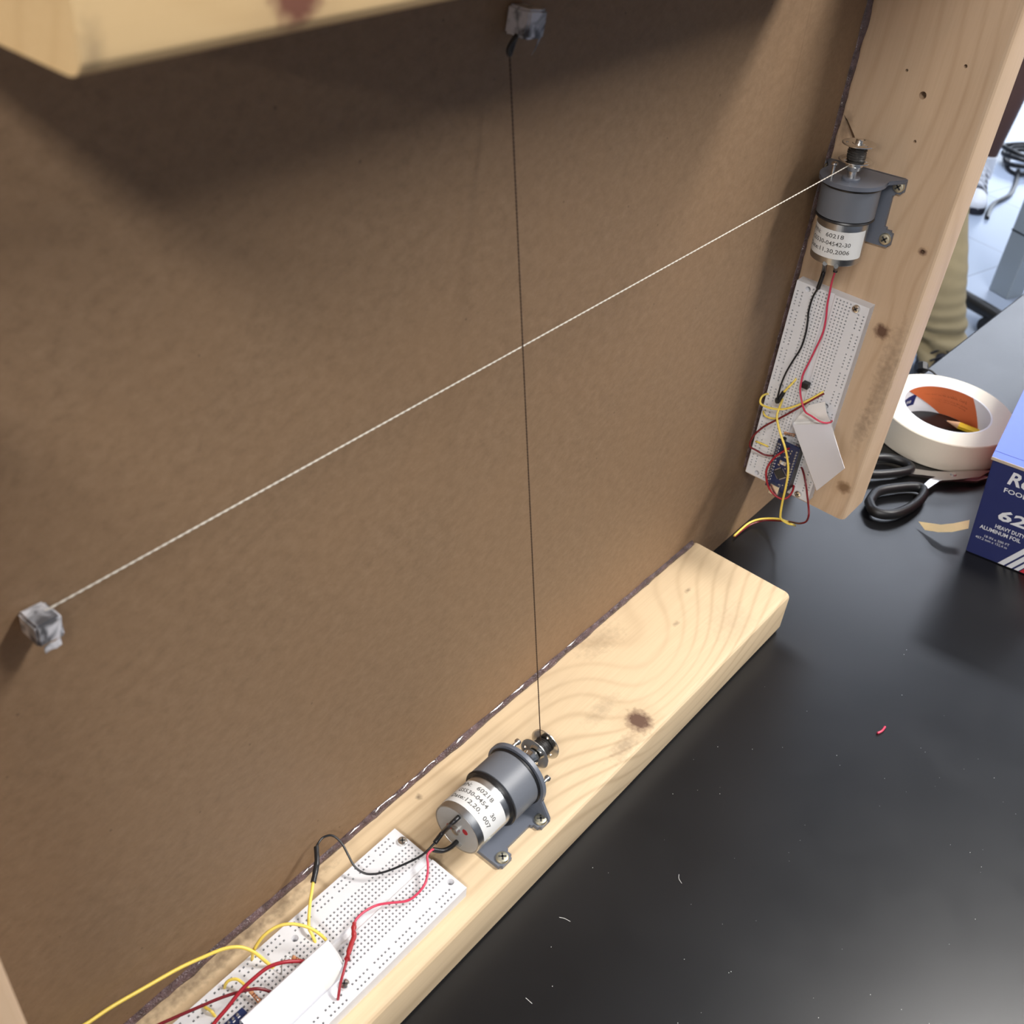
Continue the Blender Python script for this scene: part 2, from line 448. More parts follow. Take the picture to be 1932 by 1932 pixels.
# wire centre lines, world millimetres
W = {
 'a_black_sleeve': [(-334.0,-52.5,72.2),(-339.0,-51.7,70.3),(-338.4,-45.7,56.0),(-345.7,-46.4,54.5)],
 'a_black': [(-345.7,-46.4,54.5),(-355.4,-46.2,53.5),(-365.5,-42.7,52.5),(-375.8,-37.8,51.5),(-382.2,-33.0,51.5),(-384.9,-28.5,52.5),(-385.6,-23.9,54.5),(-384.7,-18.9,57.5),(-383.6,-13.2,60.5),(-384.0,-8.4,62.5),(-385.8,-5.8,63.5),(-389.3,-4.2,63.5),(-393.2,-5.0,63.5),(-395.1,-5.5,62.5)],
 'a_black_sleeve2': [(-395.1,-5.5,62.5),(-400.3,-11.7,61.5),(-404.3,-14.8,59.5),(-408.8,-18.1,58.5)],
 'a_yellow_lead': [(-408.4,-17.7,58.5),(-412.5,-20.9,56.5),(-416.8,-24.3,54.5),(-423.9,-31.2,50.5),(-425.3,-35.3,48.5),(-426.3,-39.0,45.5)],
 'a_red_sleeve': [(-334.0,-52.4,49.0),(-340.0,-53.0,50.6),(-345.2,-51.8,52.0),(-349.1,-48.2,53.5)],
 'a_red1': [(-349.1,-48.6,54.5),(-351.3,-48.2,54.5),(-354.6,-49.1,54.5),(-357.9,-52.7,53.5),(-361.8,-56.1,52.5),(-366.8,-58.7,51.5),(-373.4,-59.3,50.5),(-379.5,-57.8,50.0),(-386.3,-52.2,50.0),(-392.0,-48.4,50.5),(-399.0,-46.7,51.5),(-404.7,-46.8,52.0),(-407.7,-47.8,52.0)],
 'a_red_splice': [(-407.5,-47.6,52.0),(-410.6,-50.3,52.0),(-412.7,-52.8,51.5),(-416.5,-55.0,52.5),(-421.1,-57.9,53.5),(-424.5,-60.4,54.5)],
 'a_red2': [(-424.2,-60.0,54.5),(-428.7,-63.0,54.5),(-434.6,-66.4,53.0),(-438.1,-68.7,49.5),(-438.9,-69.0,45.5)],
 'a_yellow_arch': [(-453.4,-22.0,45.5),(-452.8,-22.2,50.5),(-450.9,-22.3,54.5),(-445.8,-23.0,59.5),(-439.2,-25.5,62.5),(-433.6,-30.2,63.5),(-428.6,-36.7,61.5),(-425.7,-41.8,57.5),(-424.1,-45.1,52.5),(-422.9,-46.5,46.5)],
 'a_yellow_long': [(-546.7,-2.0,75.0),(-538.6,-3.3,74.0),(-530.9,-4.3,72.5),(-518.2,-4.9,70.5),(-502.3,-6.7,67.5),(-485.8,-8.8,64.5),(-473.7,-11.7,62.5),(-463.8,-15.2,61.5),(-457.3,-19.4,59.5),(-453.4,-24.3,55.5),(-451.1,-29.8,50.5),(-449.3,-33.5,45.5)],
 'a_red_arch': [(-437.7,-47.7,52.5),(-440.5,-46.2,56.5),(-448.0,-41.7,60.5),(-455.4,-38.3,61.5),(-463.8,-37.5,61.5),(-471.7,-37.3,60.5),(-480.3,-38.2,58.5),(-488.6,-38.7,56.5),(-496.3,-40.6,54.5)],
 'a_darkred': [(-458.3,-47.7,48.5),(-459.9,-44.0,51.5),(-464.0,-39.6,54.5),(-470.6,-35.3,55.5),(-479.7,-31.0,56.5),(-490.9,-27.0,57.5),(-505.4,-21.9,58.5),(-515.8,-18.2,58.5)],
 'a_yellow_hop': [(-472.3,-23.8,45.5),(-471.2,-24.1,49.5),(-469.2,-25.1,51.5),(-466.9,-28.0,52.5),(-466.0,-33.0,51.5),(-465.8,-35.2,50.5)],
 'a_yellow_stub': [(-484.3,-23.2,45.5),(-484.7,-25.8,48.0),(-484.2,-29.4,48.5),(-483.9,-32.4,45.5)],
 'a_resistor': [(-465.8,-35.2,50.5),(-465.8,-37.1,50.0),(-465.9,-42.2,49.0),(-465.0,-42.8,45.5)],
 'a_resistor2': [(-449.3,-39.7,45.5),(-447.7,-37.7,49.5),(-445.4,-36.9,52.5),(-442.6,-37.3,52.5),(-440.1,-38.6,50.5),(-438.8,-41.3,49.0),(-437.5,-42.8,45.5)],
 'b_black_sleeve': [(23.4,-32.3,278.5),(44.0,-25.2,265.1),(45.5,-24.8,259.4),(48.5,-23.0,248.8)],
 'b_black': [(48.5,-23.0,248.8),(49.5,-20.7,240.4),(49.5,-20.7,229.8),(49.5,-22.0,222.7),(48.5,-23.4,213.7),(47.5,-23.3,202.7),(46.5,-20.6,191.5),(45.5,-18.4,181.1),(44.5,-17.6,171.1),(44.5,-17.6,161.7),(44.5,-18.1,157.4)],
 'b_black_sleeve2': [(44.5,-17.6,159.0),(45.0,-18.3,156.3),(46.5,-19.1,160.2),(47.5,-20.0,164.6)],
 'b_yellow_lead': [(47.5,-19.8,163.8),(48.5,-21.6,168.2),(50.5,-23.6,172.8),(53.5,-24.4,175.9)],
 'b_red_sleeve': [(25.3,-39.3,278.5),(43.0,-33.2,268.4),(44.0,-33.0,266.1)],
 'b_red': [(44.0,-32.9,266.5),(47.5,-31.5,257.1),(48.5,-31.8,248.2),(49.5,-32.2,239.8),(49.5,-34.2,228.6),(49.5,-34.8,218.1),(49.0,-33.3,205.9),(48.5,-31.6,193.9),(47.5,-30.3,184.8),(46.5,-30.9,178.8),(45.5,-32.7,171.2),(43.5,-38.0,163.4),(40.5,-42.5,161.1),(40.5,-47.6,160.2),(40.5,-54.1,159.1),(42.5,-58.1,158.6),(47.5,-59.5,157.4),(53.5,-58.9,155.9)],
 'b_yellow_loop': [(53.5,-6.6,154.0),(48.5,-6.3,155.6),(44.5,-6.0,155.3),(42.5,-6.2,152.8),(41.5,-8.4,150.8),(41.5,-15.4,151.1),(42.5,-24.4,153.9),(44.5,-32.5,159.7),(47.5,-39.6,166.9),(50.5,-44.6,172.8),(53.5,-46.5,175.1)],
 'b_darkred': [(53.5,-47.4,173.9),(50.5,-45.9,172.5),(47.5,-40.0,165.6),(45.5,-32.9,156.3),(43.5,-22.8,143.8),(41.5,-15.2,134.8),(39.5,-10.3,126.1),(39.5,-8.3,118.2),(40.5,-9.0,113.2),(42.5,-13.0,111.3),(45.5,-19.7,108.9),(47.5,-25.2,109.9),(53.5,-25.4,107.4)],
 'b_yellow_long': [(53.5,-18.3,155.3),(47.5,-20.4,155.3),(43.5,-21.6,154.0),(39.5,-23.0,148.8),(36.5,-27.1,143.7),(34.5,-32.2,137.9),(32.5,-38.5,131.1),(32.5,-43.7,120.3),(33.5,-45.8,110.5),(35.5,-46.3,98.1),(38.5,-46.2,81.3),(40.0,-47.0,69.7),(42.0,-48.0,64.4),(46.0,-52.4,60.3),(50.0,-55.9,58.7),(82.0,-47.0,34.0),(92.0,-40.9,26.0),(104.5,-28.8,16.0),(107.8,-18.8,10.0),(104.0,-9.3,6.0),(95.6,-4.2,4.0),(83.0,-3.1,3.0),(71.2,-3.3,3.0)],
 'b_red_circle': [(51.5,-39.2,124.0),(44.5,-38.1,125.4),(39.5,-36.7,125.2),(36.5,-31.5,117.6),(35.5,-28.5,108.2),(35.5,-28.8,100.2),(36.5,-32.6,90.8),(37.5,-38.0,85.7),(39.5,-44.3,83.5),(42.5,-47.6,85.0),(47.5,-48.1,88.4),(53.5,-45.8,90.4)],
 'b_red_long': [(53.5,-47.0,108.4),(48.5,-52.1,106.9),(44.5,-57.6,101.4),(43.5,-61.3,94.0),(43.5,-65.2,84.3),(42.0,-67.5,79.0),(46.0,-65.8,70.0),(52.0,-59.1,60.7),(98.7,-35.8,22.0),(104.8,-27.1,14.0),(108.2,-19.3,8.0),(106.3,-11.1,4.0),(95.4,-5.4,2.5),(82.7,-4.0,2.0),(71.5,-3.8,2.0)],
 'b_yellow_hop': [(53.5,-6.2,138.7),(49.5,-8.7,139.3),(48.5,-11.2,138.6),(48.5,-14.7,138.7),(50.5,-17.0,138.4),(53.5,-17.5,137.4)],
 'b_yellow_stub': [(53.5,-6.5,110.8),(51.0,-9.6,112.8),(51.0,-16.0,113.2),(53.5,-18.0,111.3)],
 'b_resistor': [(53.5,-26.0,128.8),(50.0,-29.5,131.3),(50.0,-35.3,132.8),(53.5,-36.6,131.3)],
 'cable_floor': [(3418.4,697.7,-895.0),(3495.6,718.5,-895.0),(3578.5,731.0,-895.0),(3647.3,725.5,-895.0),(3723.1,721.9,-895.0),(3829.8,741.0,-895.0),(3913.0,762.6,-893.0),(4006.1,790.0,-890.0)],
}

# ================================================================== setting: floor
link('floor', box_me((4500, 500, -905), (18200, 12200, 10)), M['floor'], label='pale blue-grey tiled floor beyond the table', kind='structure')
M['wall'] = mat('painted_wall', (0.34, 0.34, 0.35, 1), 0.8, 0, 0.02, 3)
M['ceil'] = mat('ceiling_tiles', (0.36, 0.36, 0.37, 1), 0.9, 0, 0.02, 30)
for nm, c, s in (('wall_left', (-4550, 500, 450), (100, 12000, 2700)), ('wall_right', (13550, 500, 450), (100, 12000, 2700)),
                 ('wall_front', (4500, -5550, 450), (18200, 100, 2700)), ('wall_back', (4500, 6550, 450), (18200, 100, 2700))):
    link(nm, box_me(c, s), M['wall'], label='pale painted room wall', kind='structure')
link('ceiling', box_me((4500, 500, 1830), (18200, 12200, 60)), M['ceil'], label='white tiled room ceiling', kind='structure')

# ================================================================== table
tb = empty('lab_table', 'black laminate table top with dust specks under the wooden frame', 'table',
           Matrix.Translation((0, 0.015, -0.9)) @ Matrix.Rotation(math.radians(-2.35), 4, 'Z'))
link('table_top', box_me((300, -450, 885), (3200, 900, 30), 2.0), M['table'], tb)
for lx in (-1230, 1830):
    for ly in (-830, -70):
        link('leg', box_me((lx, ly, 435), (50, 50, 870), 3.0), M['grey_steel'], tb)
for ly in (-830, -70):
    link('rail', box_me((300, ly, 840), (3010, 25, 60), 2.0), M['grey_steel'], tb)

# ================================================================== wooden frame: hardboard panel with four glued beams
fr = empty('wooden_frame', 'upright brown hardboard panel framed by glued pine beams', 'frame')
link('back_panel', box_me((-255, 3.0, 275), (910, 6.0, 550), 0.6), M['panel'], fr, label='brown hardboard panel')
def beam_me(lo, hi, axis, bev=4.5):
    c = [(a + b) / 2 for a, b in zip(lo, hi)]; s = [b - a for a, b in zip(lo, hi)]
    return box_me(c, s, bev, 4, edges=lambda e: abs((e.verts[0].co - e.verts[1].co)[axis]) > 1e-3)
m_bot = wood_mat('pine_bottom_beam', 'x', knots=[(-.181, -.0728, .038, .0112)],
                 swirls=[(-.135, -.045, .038, .045, .055), (-.185, -.035, .038, .03, -.02), (-.07, -.09, .038, .05, .012)],
                 light=(0.69, 0.535, 0.345), dark=(0.45, 0.32, 0.19), off=1.3,
                 stains=[(-.321, -.0107, .038, .003, (1, 1, 1), .8), (-.344, -.047, .038, .005, (.6, 1, 1), .7), (-.052, -.028, .038, .0022, (.6, 1, 1), .7),
                         (-.088, -.041, .038, .0025, (.5, 1, 1), .5), (-.06, -.07, .038, .02, (.8, 1, 1), .14), (-.14, -.012, .038, .016, (.6, 1.4, 1), .3), (-.205, -.078, .038, .009, (.5, 1.2, 1), .45),
                         (-.46, -.006, .038, .012, (.15, 2, 1), .8), (-.19, -.05, .038, .008, (.4, 1, 1), .3)])
m_right = wood_mat('pine_right_beam', 'z', knots=[(.061, -.0698, .2307, .0065), (.061, -.0803, .1027, .0065, (0.22, 0.13, 0.07, 1)), (.061, -.0787, .292, .0032)],
                   swirls=[(.061, -.06, .37, .05, .02), (.061, -.02, .30, .06, -.015)],
                   light=(0.57, 0.41, 0.275), dark=(0.40, 0.265, 0.16), grain=.7, off=4.0,
                   stains=[(.061, -.082, .20, .008, (1, 1, .16), .5), (.061, -.078, .155, .006, (1, 1, .3), .45), (.061, -.006, .352, .006, (1, 1, .5), .6)])
m_top = wood_mat('pine_top_beam', 'x', knots=[(-.4556, -.088, .511, .0085, (0.20, 0.08, 0.05, 1))], stains=[(-.503, -.088, .506, .003, (1, 1, .3), .5)], light=(0.70, 0.49, 0.25), dark=(0.58, 0.38, 0.18), grain=.6, off=2.2)
m_left = wood_mat('pine_left_beam', 'z', light=(0.62, 0.44, 0.29), dark=(0.52, 0.34, 0.2), off=5.0)
link('beam', beam_me((-545, -86, 0), (0, 0, 38), 0), m_bot, fr, label='bottom pine beam with a dark knot')
cut = [lathe([(0, r), (d, r * .8)], (60, y, z), (1, 0, 0), 20) for y, z, r, d in
       [(-48.2, 381.7, 2.3, 14), (-67.2, 403.3, 1.1, 8), (-34.3, 392.7, .9, 6), (-52.1, 355.0, 1.0, 8), (-78.7, 292.0, 1.2, 8)]]
cut.append(bm_mesh(prism([(-3, 358), (-6.5, 355.5), (-16, 345), (-12.5, 343.8)], 55, 67, lambda a, b, d: (d, a, b))))
link('beam', auto_smooth(apply_bool(beam_me((61, -88, 75), (99, 0, 540), 2), cut, m_right), .2), m_right, fr, label='right upright pine beam with nail holes')
link('beam', beam_me((-506, -88, 502.5), (-17, 0, 540.5), 0, 5), m_top, fr, label='top pine beam')
link('beam', beam_me((-608, -86, 75), (-570, 0, 470), 2), m_left, fr, label='left upright pine beam')
def glue_seam(p0, p1, r):
    n = 110; P = []
    for i in range(n):
        q = Vector(p0).lerp(Vector(p1), i / (n - 1))
        P.append(q + noise.noise_vector(q * 0.06) * 0.5)
    return sweep(P, lambda t: r * (1 + .38 * noise.noise(Vector((t * 46, r, 3))) + .2 * noise.noise(Vector((t * 150, 1, 3)))), 10)
link('glue_seam', glue_seam((-540, .8, 37.4), (-3, .8, 37.4), 3.7), M['glue'], fr, label='glossy brown hot glue seam')
link('glue_seam', glue_seam((61.6, .8, 80), (61.6, .8, 535), 3.4), M['glue'], fr)
link('glue_seam', glue_seam((-500, -.5, 502.3), (-20, -.5, 502.3), 2.2), M['glue'], fr)

# ================================================================== gear motors
def cross_cut(parent, c, ax, r, h=.5):
    """dark cross recess on a screw head"""
    u, v, a = frame_from(ax)
    bm = bmesh.new(); R = Matrix((u, v, a)).transposed()
    box(bm, Vector(c), (r * 1.2, r * .28, h), R); box(bm, Vector(c), (r * .28, r * 1.2, h), R)
    link('cross_recess', bm_mesh(bm), M['hole_dark'], parent)
def pan_screw(parent, c, ax, r, m, h=1.7, name='screw'):
    o = link(name, lathe([(-3, r * .5), (0, r * .5), (0, r), (h * .5, r), (h * .85, r * .88), (h, r * .62)], c, ax, 24), m, parent)
    cross_cut(o, Vector(c) + Vector(ax).normalized() * (h - .15), ax, r, .5)
    return o
AX = 21.0
def on_can(x, a, R, phi_right, d=0.05, width=0):
    """x runs rightwards along the circumference, ending at phi_right"""
    phi = math.radians(phi_right) - (width - x) / R
    return (a, -(R + d) * math.sin(phi), AX + (R + d) * math.cos(phi))
disc_cache = []
def bobbin_disc():
    if not disc_cache:
        me = lathe([(0, 9.6), (.15, 10.2), (.6, 10.2), (.75, 9.6)], (0, 0, 0), (1, 0, 0), 40)
        cs = [lathe([(-1, 1.05), (2, 1.05)], (0, 7.1 * math.cos(t), 7.1 * math.sin(t)), (1, 0, 0), 12) for t in (0.4, 0.4 + 2.094, 0.4 + 4.189)]
        disc_cache.append(auto_smooth(apply_bool(me, cs, None)))
    return disc_cache[0]
def gear_motor(label, mw, lines, spin, face):
    t = empty('gear_motor', label, 'motor', mw, 'gear motors on the beams')
    # bracket: base plate with screw tabs and upright round flange, one pressed piece
    out = [(0, -27), (-10, -27), (-10, -20.5), (-34, -20.5), (-34, -27), (-45, -27), (-45, -14), (-45, 14), (-45, 16), (-10, 16), (-10, 28.2), (0, 28.2)]
    bm = prism(out, 0, 2.6, lambda a, l, h: (a, l, h))
    bmesh.ops.bevel(bm, geom=[e for e in bm.edges if abs(e.verts[0].co.z - e.verts[1].co.z) > 2], offset=1.6, segments=3, affect='EDGES')
    br = link('bracket', auto_smooth(bm_mesh(bm)), M['bracket'], t)
    fl = [(-27, 0.2), (-27, 3.6), (-20.4, 14)] + [(21 * math.cos(math.radians(g)), AX + 21 * math.sin(math.radians(g))) for g in range(200, -21, -6)] + [(20.4, 14), (27, 3.6), (27, 0.2)]
    bm = prism(fl, -2.6, 0, lambda l, h, a: (a, l, h))
    bmesh.ops.bevel(bm, geom=[e for e in bm.edges if abs(e.verts[0].co.x - e.verts[1].co.x) < .1], offset=.5, segments=2, affect='EDGES')
    link('flange', auto_smooth(bm_mesh(bm)), M['bracket'], t)
    for a, l in ((-5, -23.2), (-39.5, -23.2), (-5, 24.3)): pan_screw(br, (a, l, 2.6), (0, 0, 1), 3.8, M['brass'], 2.0)
    link('gearbox', lathe([(-24.0, 17.3), (-23.4, 18.4), (-4.2, 18.5), (-4.0, 18.5), (-2.6, 18.2)], (0, 0, AX), (1, 0, 0), 64), M['grey_paint'], t)
    link('rubber_ring', ring_lathe([(-4.3, 17.5), (-4.5, 18.9), (-3.6, 19.4), (-2.8, 18.9), (-2.7, 17.5)], (0, 0, AX), (1, 0, 0)), M['black_rubber'], t)
    link('rubber_ring', ring_lathe([(-25.6, 15.9), (-25.7, 18.0), (-24.9, 18.7), (-24.0, 18.2), (-23.9, 15.9)], (0, 0, AX), (1, 0, 0)), M['black_rubber'], t)
    RC = 16.2
    link('motor_can', lathe([(-52.6, 15.0), (-53.2, 15.3), (-53.3, 15.9), (-52.6, RC), (-24.0, RC), (-24.0, 15)], (0, 0, AX), (1, 0, 0), 64), M['steel_can'], t)
    cap = link('end_cap', lathe([(-53.2, 3), (-53.15, 15.2), (-51.5, 15.2)], (0, 0, AX), (1, 0, 0), 48), M['endcap'], t)
    link('bearing_boss', lathe([(-55.2, 1.5), (-55.0, 2.6), (-53, 2.9)], (0, 0, AX), (1, 0, 0), 24), M['tin'], cap)
    for l, h in ((-5.8, 3.4), (5.6, -2.2)):
        link('red_mark', lathe([(-53.35, 1.9), (-53.1, 2.0)], (0, l, AX + h), (1, 0, 0), 16), M['red_mark'], cap)
    for l, h in ((-.6, 11.0), (-3.4, -10.5)):
        link('terminal', box_me((-54, l, AX + h), (2.4, 2.2, .8)), M['tin'], cap)
    # paper label wrapped round the can
    g = []
    for i in range(29):
        ph = math.radians(-78 + i * (166 / 28))
        g.append([(a, -(RC + .1) * math.sin(ph), AX + (RC + .1) * math.cos(ph)) for a in (-48.8, -40.5, -30.6)])
    lb = link('label', sheet(g, .15), M['label'], t, label='white printed paper label')
    for s, wd, pr_, a in lines:
        link('print', text_me(s, wd, 2.7, lambda x, y, d, a=a, pr_=pr_, wd=wd: on_can(x, a + y, RC + .2, pr_, d, wd), 0.012), M['ink'], lb)
    # output shaft with glued sewing bobbin
    SH = AX + 7.5; SL = -1.5
    link('boss', lathe([(-.5, 5.6), (1.4, 5.6), (2.0, 5.0)], (0, SL, SH), (1, 0, 0), 32), M['bracket'], t)
    link('shaft', lathe([(0, 2.9), (8, 2.9), (8.6, 2.4), (24.5, 2.4), (25, 1.8)], (0, SL, SH), (1, 0, 0), 24), M['chrome'], t)
    link('glue_blob', lathe([(5.5, 2.8), (6.5, 4.6), (9, 5.4), (11.2, 4.4), (11.9, 3)], (0, SL, SH), (1, 0, 0), 20), M['chrome'], t)
    bo = link('bobbin', lathe([(12, 4.3), (23, 4.3)], (0, SL, SH), (1, 0, 0), 24), M['chrome'], t, label='chrome sewing bobbin')
    for a in (12.0, 22.0):
        d = link('bobbin_disc', bobbin_disc(), M['chrome'], bo); d.location = (a * MM, SL * MM, SH * MM); d.rotation_euler = (spin + a, 0, 0)
    P = [Vector((13 + 8.6 * (i / 260) if i < 130 else 13 + 8.6 * ((260 - i) / 260), 0, 0)) for i in range(260)]
    hp = []
    for i in range(300):
        k = i / 299; a = 13.2 + 8.2 * abs(((k * 5) % 2) - 1); th = i * .62; r = 4.6 + .9 * k + .2 * math.sin(i * 1.7)
        hp.append(Vector((a, SL + r * math.cos(th), SH + r * math.sin(th))))
    link('wound_thread', sweep(hp, .55, 5), M['thread'], bo)
    for l, h in face:
        o = link('face_screw', lathe([(-2, 1.1), (7.6, 1.1), (7.6, 1.7), (8.3, 2.1), (9.4, 1.9), (9.9, 1.1)], (0, l, h), (1, 0, 0), 20), M['chrome'], t)
    return t
motor_a = gear_motor('grey gear motor with silver can lying on the bottom beam', Matrix.Translation(Vector((-280.5, -51.5, 38)) * MM),
    [('P/N:   60218', 24.5, 31, -35.2), ('GS530-0454   30', 31, 62, -40.2), ('Date:12,20,  007', 33, 66, -45.2)], 0.3, ((8.8, 34.0), (-15.2, 21.5)))
RB = Matrix(((0, 0, -1), (0, 1, 0), (1, 0, 0))).to_4x4()
motor_b = gear_motor('grey gear motor hanging shaft-up on the right upright beam', Matrix.Translation(Vector((61, -28.6, 331)) * MM) @ Matrix.Rotation(math.radians(-3.0), 4, 'X') @ RB,
    [('P/N:   60218', 24.5, 31, -35.2), ('GS530-04542-30', 29, 50, -40.2), ('Date:11,30,2006', 31, 51, -45.2)], 1.2, ((8.8, 34.0),))

# ================================================================== breadboards
UL, VW, HB = 165.1, 54.6, 8.5
U0, PT = 2.3, 2.54
def breadboard_mesh():
    hs = 0.55
    term = [13.2 + PT * k for k in range(5)] + [31.1 + PT * k for k in range(5)]
    rails = [2.4, 6.1, 48.5, 52.3]
    ue = sorted({0.0, UL} | {round(U0 + PT * k + s, 4) for k in range(64) for s in (-hs, hs)})
    groove = [(25.0, 25.6), (28.6, 29.2)]
    ve = sorted({0.0, VW, 25.0, 25.6, 28.6, 29.2} | {round(v + s, 4) for v in term + rails for s in (-hs, hs)})
    rail_cols = set()
    k = 2
    for g in range(10):
        for q in range(5): rail_cols.add(k + q)
        k += 6 + (1 if g == 4 else 0)
    holes = set()
    for k in range(64):
        uc = U0 + PT * k
        for v in term: holes.add((round(uc - hs, 4), round(v - hs, 4)))
        if k in rail_cols:
            for v in rails: holes.add((round(uc - hs, 4), round(v - hs, 4)))
    bm = bmesh.new(); V = {}
    def vt(u, v, w):
        key = (round(u, 3), round(v, 3), round(w, 3))
        if key not in V: V[key] = bm.verts.new(key)
        return V[key]
    def top(v): return 7.2 if 25.55 < v < 28.65 else HB
    def quad(*a, mi=0):
        f = bm.faces.new([vt(*q) for q in a]); f.material_index = mi
    for i in range(len(ue) - 1):
        for j in range(len(ve) - 1):
            u0, u1, v0, v1 = ue[i], ue[i + 1], ve[j], ve[j + 1]
            if (u0, v0) in holes:
                d = HB - 2.2
                quad((u0, v0, d), (u1, v0, d), (u1, v1, d), (u0, v1, d), mi=1)
                for A, B in (((u0, v0), (u1, v0)), ((u1, v0), (u1, v1)), ((u1, v1), (u0, v1)), ((u0, v1), (u0, v0))):
                    quad((*A, HB), (*B, HB), (*B, d), (*A, d))
            else:
                quad((u0, v0, top(v0)), (u1, v0, top(v0)), (u1, v1, top(v1)), (u0, v1, top(v1)))
    for i in range(len(ue) - 1):
        quad((ue[i], 0, 0), (ue[i + 1], 0, 0), (ue[i + 1], 0, HB), (ue[i], 0, HB)); quad((ue[i], VW, 0), (ue[i], VW, HB), (ue[i + 1], VW, HB), (ue[i + 1], VW, 0))
    for j in range(len(ve) - 1):
        v0, v1 = ve[j], ve[j + 1]
        quad((0, v0, 0), (0, v0, top(v0)), (0, v1, top(v1)), (0, v1, 0)); quad((UL, v0, 0), (UL, v1, 0), (UL, v1, top(v1)), (UL, v0, top(v0)))
    ring = [(u, 0) for u in ue] + [(UL, v) for v in ve[1:]] + [(u, VW) for u in ue[::-1][1:]] + [(0, v) for v in ve[::-1][1:-1]]
    bm.faces.new([vt(u, v, 0) for u, v in ring])
    me = bm_mesh(bm); me.materials.append(M['white_plastic']); me.materials.append(M['hole_dark'])
    cs = []
    for u in (3.4, 81.6, 161.4):
        for v in (9.3, 45.9): cs.append(lathe([(2.5, 1.3), (5.5, 1.3), (9.2, 2.1)], (u, v, 0), (0, 0, 1), 20))
    out = apply_bool(me, cs, None)
    return out
bb_me = breadboard_mesh()
def breadboard(label, mw, screws):
    t = empty('breadboard', label, 'breadboard', mw, 'white breadboards')
    link('board_body', bb_me, None, t)
    for u, v in screws:
        o = pan_screw(t, (u, v, HB - .2), (0, 0, 1), 2.85, M['chrome'], 1.9)
    return t
MA = Matrix.Translation(Vector((-350.2, -20.0, 38.0)) * MM) @ Matrix.Rotation(math.pi, 4, 'Z')
MBm = Matrix.Translation(Vector((61.0, -5.5, 246.9)) * MM) @ Matrix(((0, 0, -1), (0, -1, 0), (-1, 0, 0))).to_4x4()
breadboard('white breadboard lying on the bottom beam left of the motor', MA, [(3.4, 9.3), (81.6, 45.9)])
breadboard('white breadboard standing on the right upright beam below the motor', MBm, [(3.4, 45.9), (161.4, 45.9)])

# ================================================================== microcontroller boards
def controller(label, mw, u0):
    t = empty('microcontroller', label, 'circuit board', mw, 'blue microcontroller boards')
    v0, v1 = 22.2, 40.2; L = 43.2; w = HB + 8.6
    pc = link('circuit_board', box_me((u0 + L / 2, (v0 + v1) / 2, w + .8), (L, v1 - v0, 1.6), .2), M['pcb'], t)
    for v in (v0 + 1.4, v1 - 1.4):
        link('pin_header', box_me((u0 + L / 2, v, HB + 4.4), (38.1, 2.5, 8.2)), M['black_plastic'], t)
        bm = bmesh.new()
        for k in range(15):
            u = u0 + 3.9 + 2.54 * k
            box(bm, (u, v, w + 2.0), (.64, .64, 1.6)); r = bmesh.ops.create_cone(bm, segments=10, radius1=.95, radius2=.5, depth=.7, cap_ends=True)
            bmesh.ops.translate(bm, verts=r['verts'], vec=(u, v, w + 1.8))
        link('pins', bm_mesh(bm), M['tin'], t, kind='stuff')
    rot = Matrix.Rotation(math.radians(45), 3, 'Z')
    ch = link('chip', box_me((u0 + 27.5, 31.2, w + 2.2), (7, 7, 1.2), .15, rot=rot), M['chip'], t)
    bm = bmesh.new()
    for s in range(4):
        R2 = Matrix.Rotation(math.radians(45 + 90 * s), 3, 'Z')
        for k in range(8):
            box(bm, Vector((u0 + 27.5, 31.2, w + 1.8)) + R2 @ Vector((4.0, -2.8 + .8 * k, 0)), (1.1, .35, .2), R2)
    link('chip_leads', bm_mesh(bm), M['tin'], ch, kind='stuff')
    bt = link('reset_button', box_me((u0 + 16.6, 31.4, w + 2.5), (3.4, 5.4, 1.9), .2), M['tin'], t)
    link('button_cap', lathe([(0, 1.2), (1.2, 1.1)], (u0 + 16.6, 31.4, w + 3.2), (0, 0, 1), 16), M['label'], bt)
    link('usb_socket', box_me((u0 + 41.4, 31.2, w + 3.4), (9.0, 7.7, 3.9), .4), M['tin'], t)
    bm = bmesh.new()
    rng = random.Random(3)
    for k in range(26):
        u = u0 + rng.uniform(4, 37); v = rng.uniform(25.4, 37)
        if abs(u - u0 - 27.5) < 6 and abs(v - 31.2) < 6: continue
        if abs(u - u0 - 16.6) < 3.5 and abs(v - 31.4) < 4: continue
        box(bm, (u, v, w + 1.9), (rng.choice((.8, 1.2)), rng.choice((.8, 1.6)), .6))
    link('surface_parts', bm_mesh(bm), M['tin'], t, kind='stuff')
    bm = bmesh.new()
    for k in range(12): box(bm, (u0 + 4 + 2.9 * k, 25.0, w + 1.63), (1.3, .5, .06))
    link('silkscreen', bm_mesh(bm), M['silk'], t, kind='stuff')
    return t
controller('blue microcontroller board at the lower end of the upright breadboard', MBm, 117.5)
controller('blue microcontroller board on the flat breadboard at the bottom edge', MA, 125.0)

